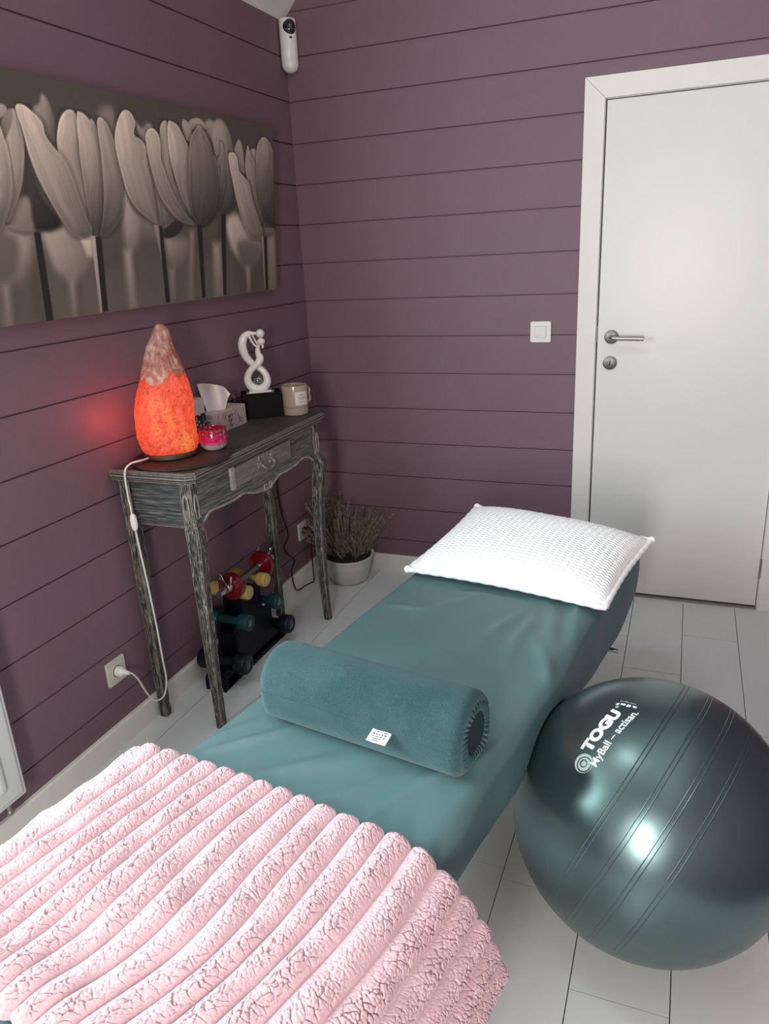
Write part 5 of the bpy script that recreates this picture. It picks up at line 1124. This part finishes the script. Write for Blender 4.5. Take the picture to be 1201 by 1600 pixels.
lt = b.make('bark_litter', soil, pp, smooth=0); lt['kind'] = 'stuff'
fl_m = NT('dried_lavender'); hi_ = fl_m.n('ShaderNodeNewGeometry')
fl_m.l(fl_m.ramp(hi_.outputs['Random Per Island'], [(0.0,(0.10,0.080,0.055,1)),(0.5,(0.20,0.160,0.11,1)),(0.85,(0.30,0.245,0.175,1)),(1.0,(0.22,0.17,0.15,1))]), fl_m.b.inputs['Base Color']); fl_m.set(Roughness=0.85)
b = B()
def stem(x, y, dx, dy, h, curl=0.0, spike=True):
    p0 = Vector((x,y,0.125)); n_ = 5; pts = []
    for i in range(n_+1):
        f_ = i/n_; pts.append(p0+Vector((dx*f_*(0.5+0.5*f_)+curl*f_*f_*0.5, dy*f_*(0.5+0.5*f_), h*f_)))
    b.tube(pts, [0.0013]*n_+[0.0007], 4)
    if spike:
        d_ = (pts[-1]-pts[-2]).normalized(); m_ = random.randint(14,24); ln = random.uniform(0.06,0.13)
        for q in range(m_):
            base_ = pts[-1]-d_*ln*(q/m_); a_ = random.uniform(0,2*PI); o_ = Vector((math.cos(a_),math.sin(a_),random.uniform(0.8,1.6))).normalized()*random.uniform(0.007,0.016)
            s_ = o_.cross(d_)
            if s_.length < 1e-6: continue
            s_ = s_.normalized()*0.0018
            tip = base_+o_
            b.add([base_-s_, base_+s_, tip, base_+d_*0.003], [(0,1,2),(1,3,2),(3,0,2),(0,3,1)])
for i in range(330):
    grp_ = random.random()
    if grp_ < 0.46: cx_, cy_, lean, hb = -0.045, -0.015, (-0.028,-0.01), 0.30
    elif grp_ < 0.86: cx_, cy_, lean, hb = 0.050, 0.012, (0.055,0.035), 0.215
    else: cx_, cy_, lean, hb = -0.04, -0.03, (-0.085,-0.055), 0.20
    a_, q = random.uniform(0,2*PI), 0.045*math.sqrt(random.random())
    x_, y_ = PX+cx_+q*math.cos(a_), PY+cy_+q*math.sin(a_)
    dx_ = lean[0]+random.gauss(0,0.032)+(x_-PX-cx_)*0.6; dy_ = lean[1]+random.gauss(0,0.028)
    dx_ = max(dx_, 0.012-x_); dy_ = min(dy_, -0.012-y_)
    stem(x_, y_, dx_, dy_, hb*random.uniform(0.55,1.08), random.uniform(-0.02,0.02) if x_ > 0.08 else 0)
for q in ((0.06,0.05,0.115,0.030,0.165,0.05),(0.075,0.03,0.075,0.045,0.19,0.06),(0.06,0.0,0.09,0.02,0.22,0.04)): stem(PX+q[0],PY+q[1]-0.03,q[2],q[3],q[4],q[5])
for i in range(260):                                                        # fine lower twigs
    a_, q = random.uniform(0,2*PI), 0.085*math.sqrt(random.random()); x_, y_ = PX+q*math.cos(a_), PY+q*math.sin(a_)
    stem(x_, y_, max(random.gauss(0,0.03), 0.012-x_), min(random.gauss(0,0.03), -0.012-y_), random.uniform(0.03,0.13), 0, random.random() < 0.5)
fo = b.make('dried_stems', fl_m.m, pp, smooth=0, fix=False); fo['kind'] = 'stuff'

# ================================================================ radiator at the left edge
rd_ = thing('radiator', (0.05,-2.64,0.164), 'white panel radiator low on the left wall beside the blanket', 'radiator')
RYF, RYN, RZ0, RZ1 = -2.043, -3.25, 0.164, 0.80
rad_m = M('radiator_enamel', (0.66,0.68,0.67,1), 0.3)
b = B().box(0.030,0.070,RYN,RYF,RZ0,RZ1); pnl = b.make('panel', rad_m, rd_, smooth=0, bevel=0.006, bseg=3)
nyr, nzr = 300, 120
yr = np.linspace(RYN+0.010, RYF-0.010, nyr); zr = np.linspace(RZ0+0.010, RZ1-0.010, nzr); YR_, ZR_ = np.meshgrid(yr, zr, indexing='ij')
ph_ = ((RYF-0.052-YR_)/0.0735) % 1.0
rib_ = np.clip((0.5-np.abs(ph_-0.28))/0.10, 0, 1)*0; 
chn = np.clip((0.20-np.abs(ph_-0.30))/0.10, 0, 1)
vert = np.clip(np.minimum(ZR_-(RZ0+0.050), (RZ1-0.05)-ZR_)/0.012, 0, 1); hor = np.clip(np.minimum(RYF-0.040-YR_, YR_-(RYN+0.04))/0.006, 0, 1)
edg = np.clip(np.minimum(np.minimum(RYF-0.010-YR_, YR_-RYN-0.010), np.minimum(ZR_-RZ0-0.010, RZ1-0.010-ZR_))/0.006, 0, 1)
XR_ = 0.0705+0.0045*edg+0.0075*chn*vert*hor
B().grid(np.stack([XR_, YR_, ZR_], -1)).make('ribbed_front', rad_m, rd_, smooth=180)
B().box(0.001,0.032,RYF-0.25,RYF-0.19,RZ0+0.08,RZ1-0.08).make('wall_bracket', rad_m, rd_, smooth=0)
B().box(0.001,0.032,RYN+0.19,RYN+0.25,RZ0+0.08,RZ1-0.08).make('wall_bracket', rad_m, rd_, smooth=0)
b = B().tube([(0.050,RYF-0.052,RZ0+0.004),(0.050,RYF-0.052,RZ0-0.028)], 0.007, 16).sphere((0.052,RYF-0.052,RZ0-0.030), 0.0115, 16).tube([(0.001,RYF-0.052,RZ0-0.030),(0.05,RYF-0.052,RZ0-0.030)], 0.006, 12)
b.make('valve', M('grey_valve',(0.28,0.28,0.28,1),0.35,0.6), rd_)
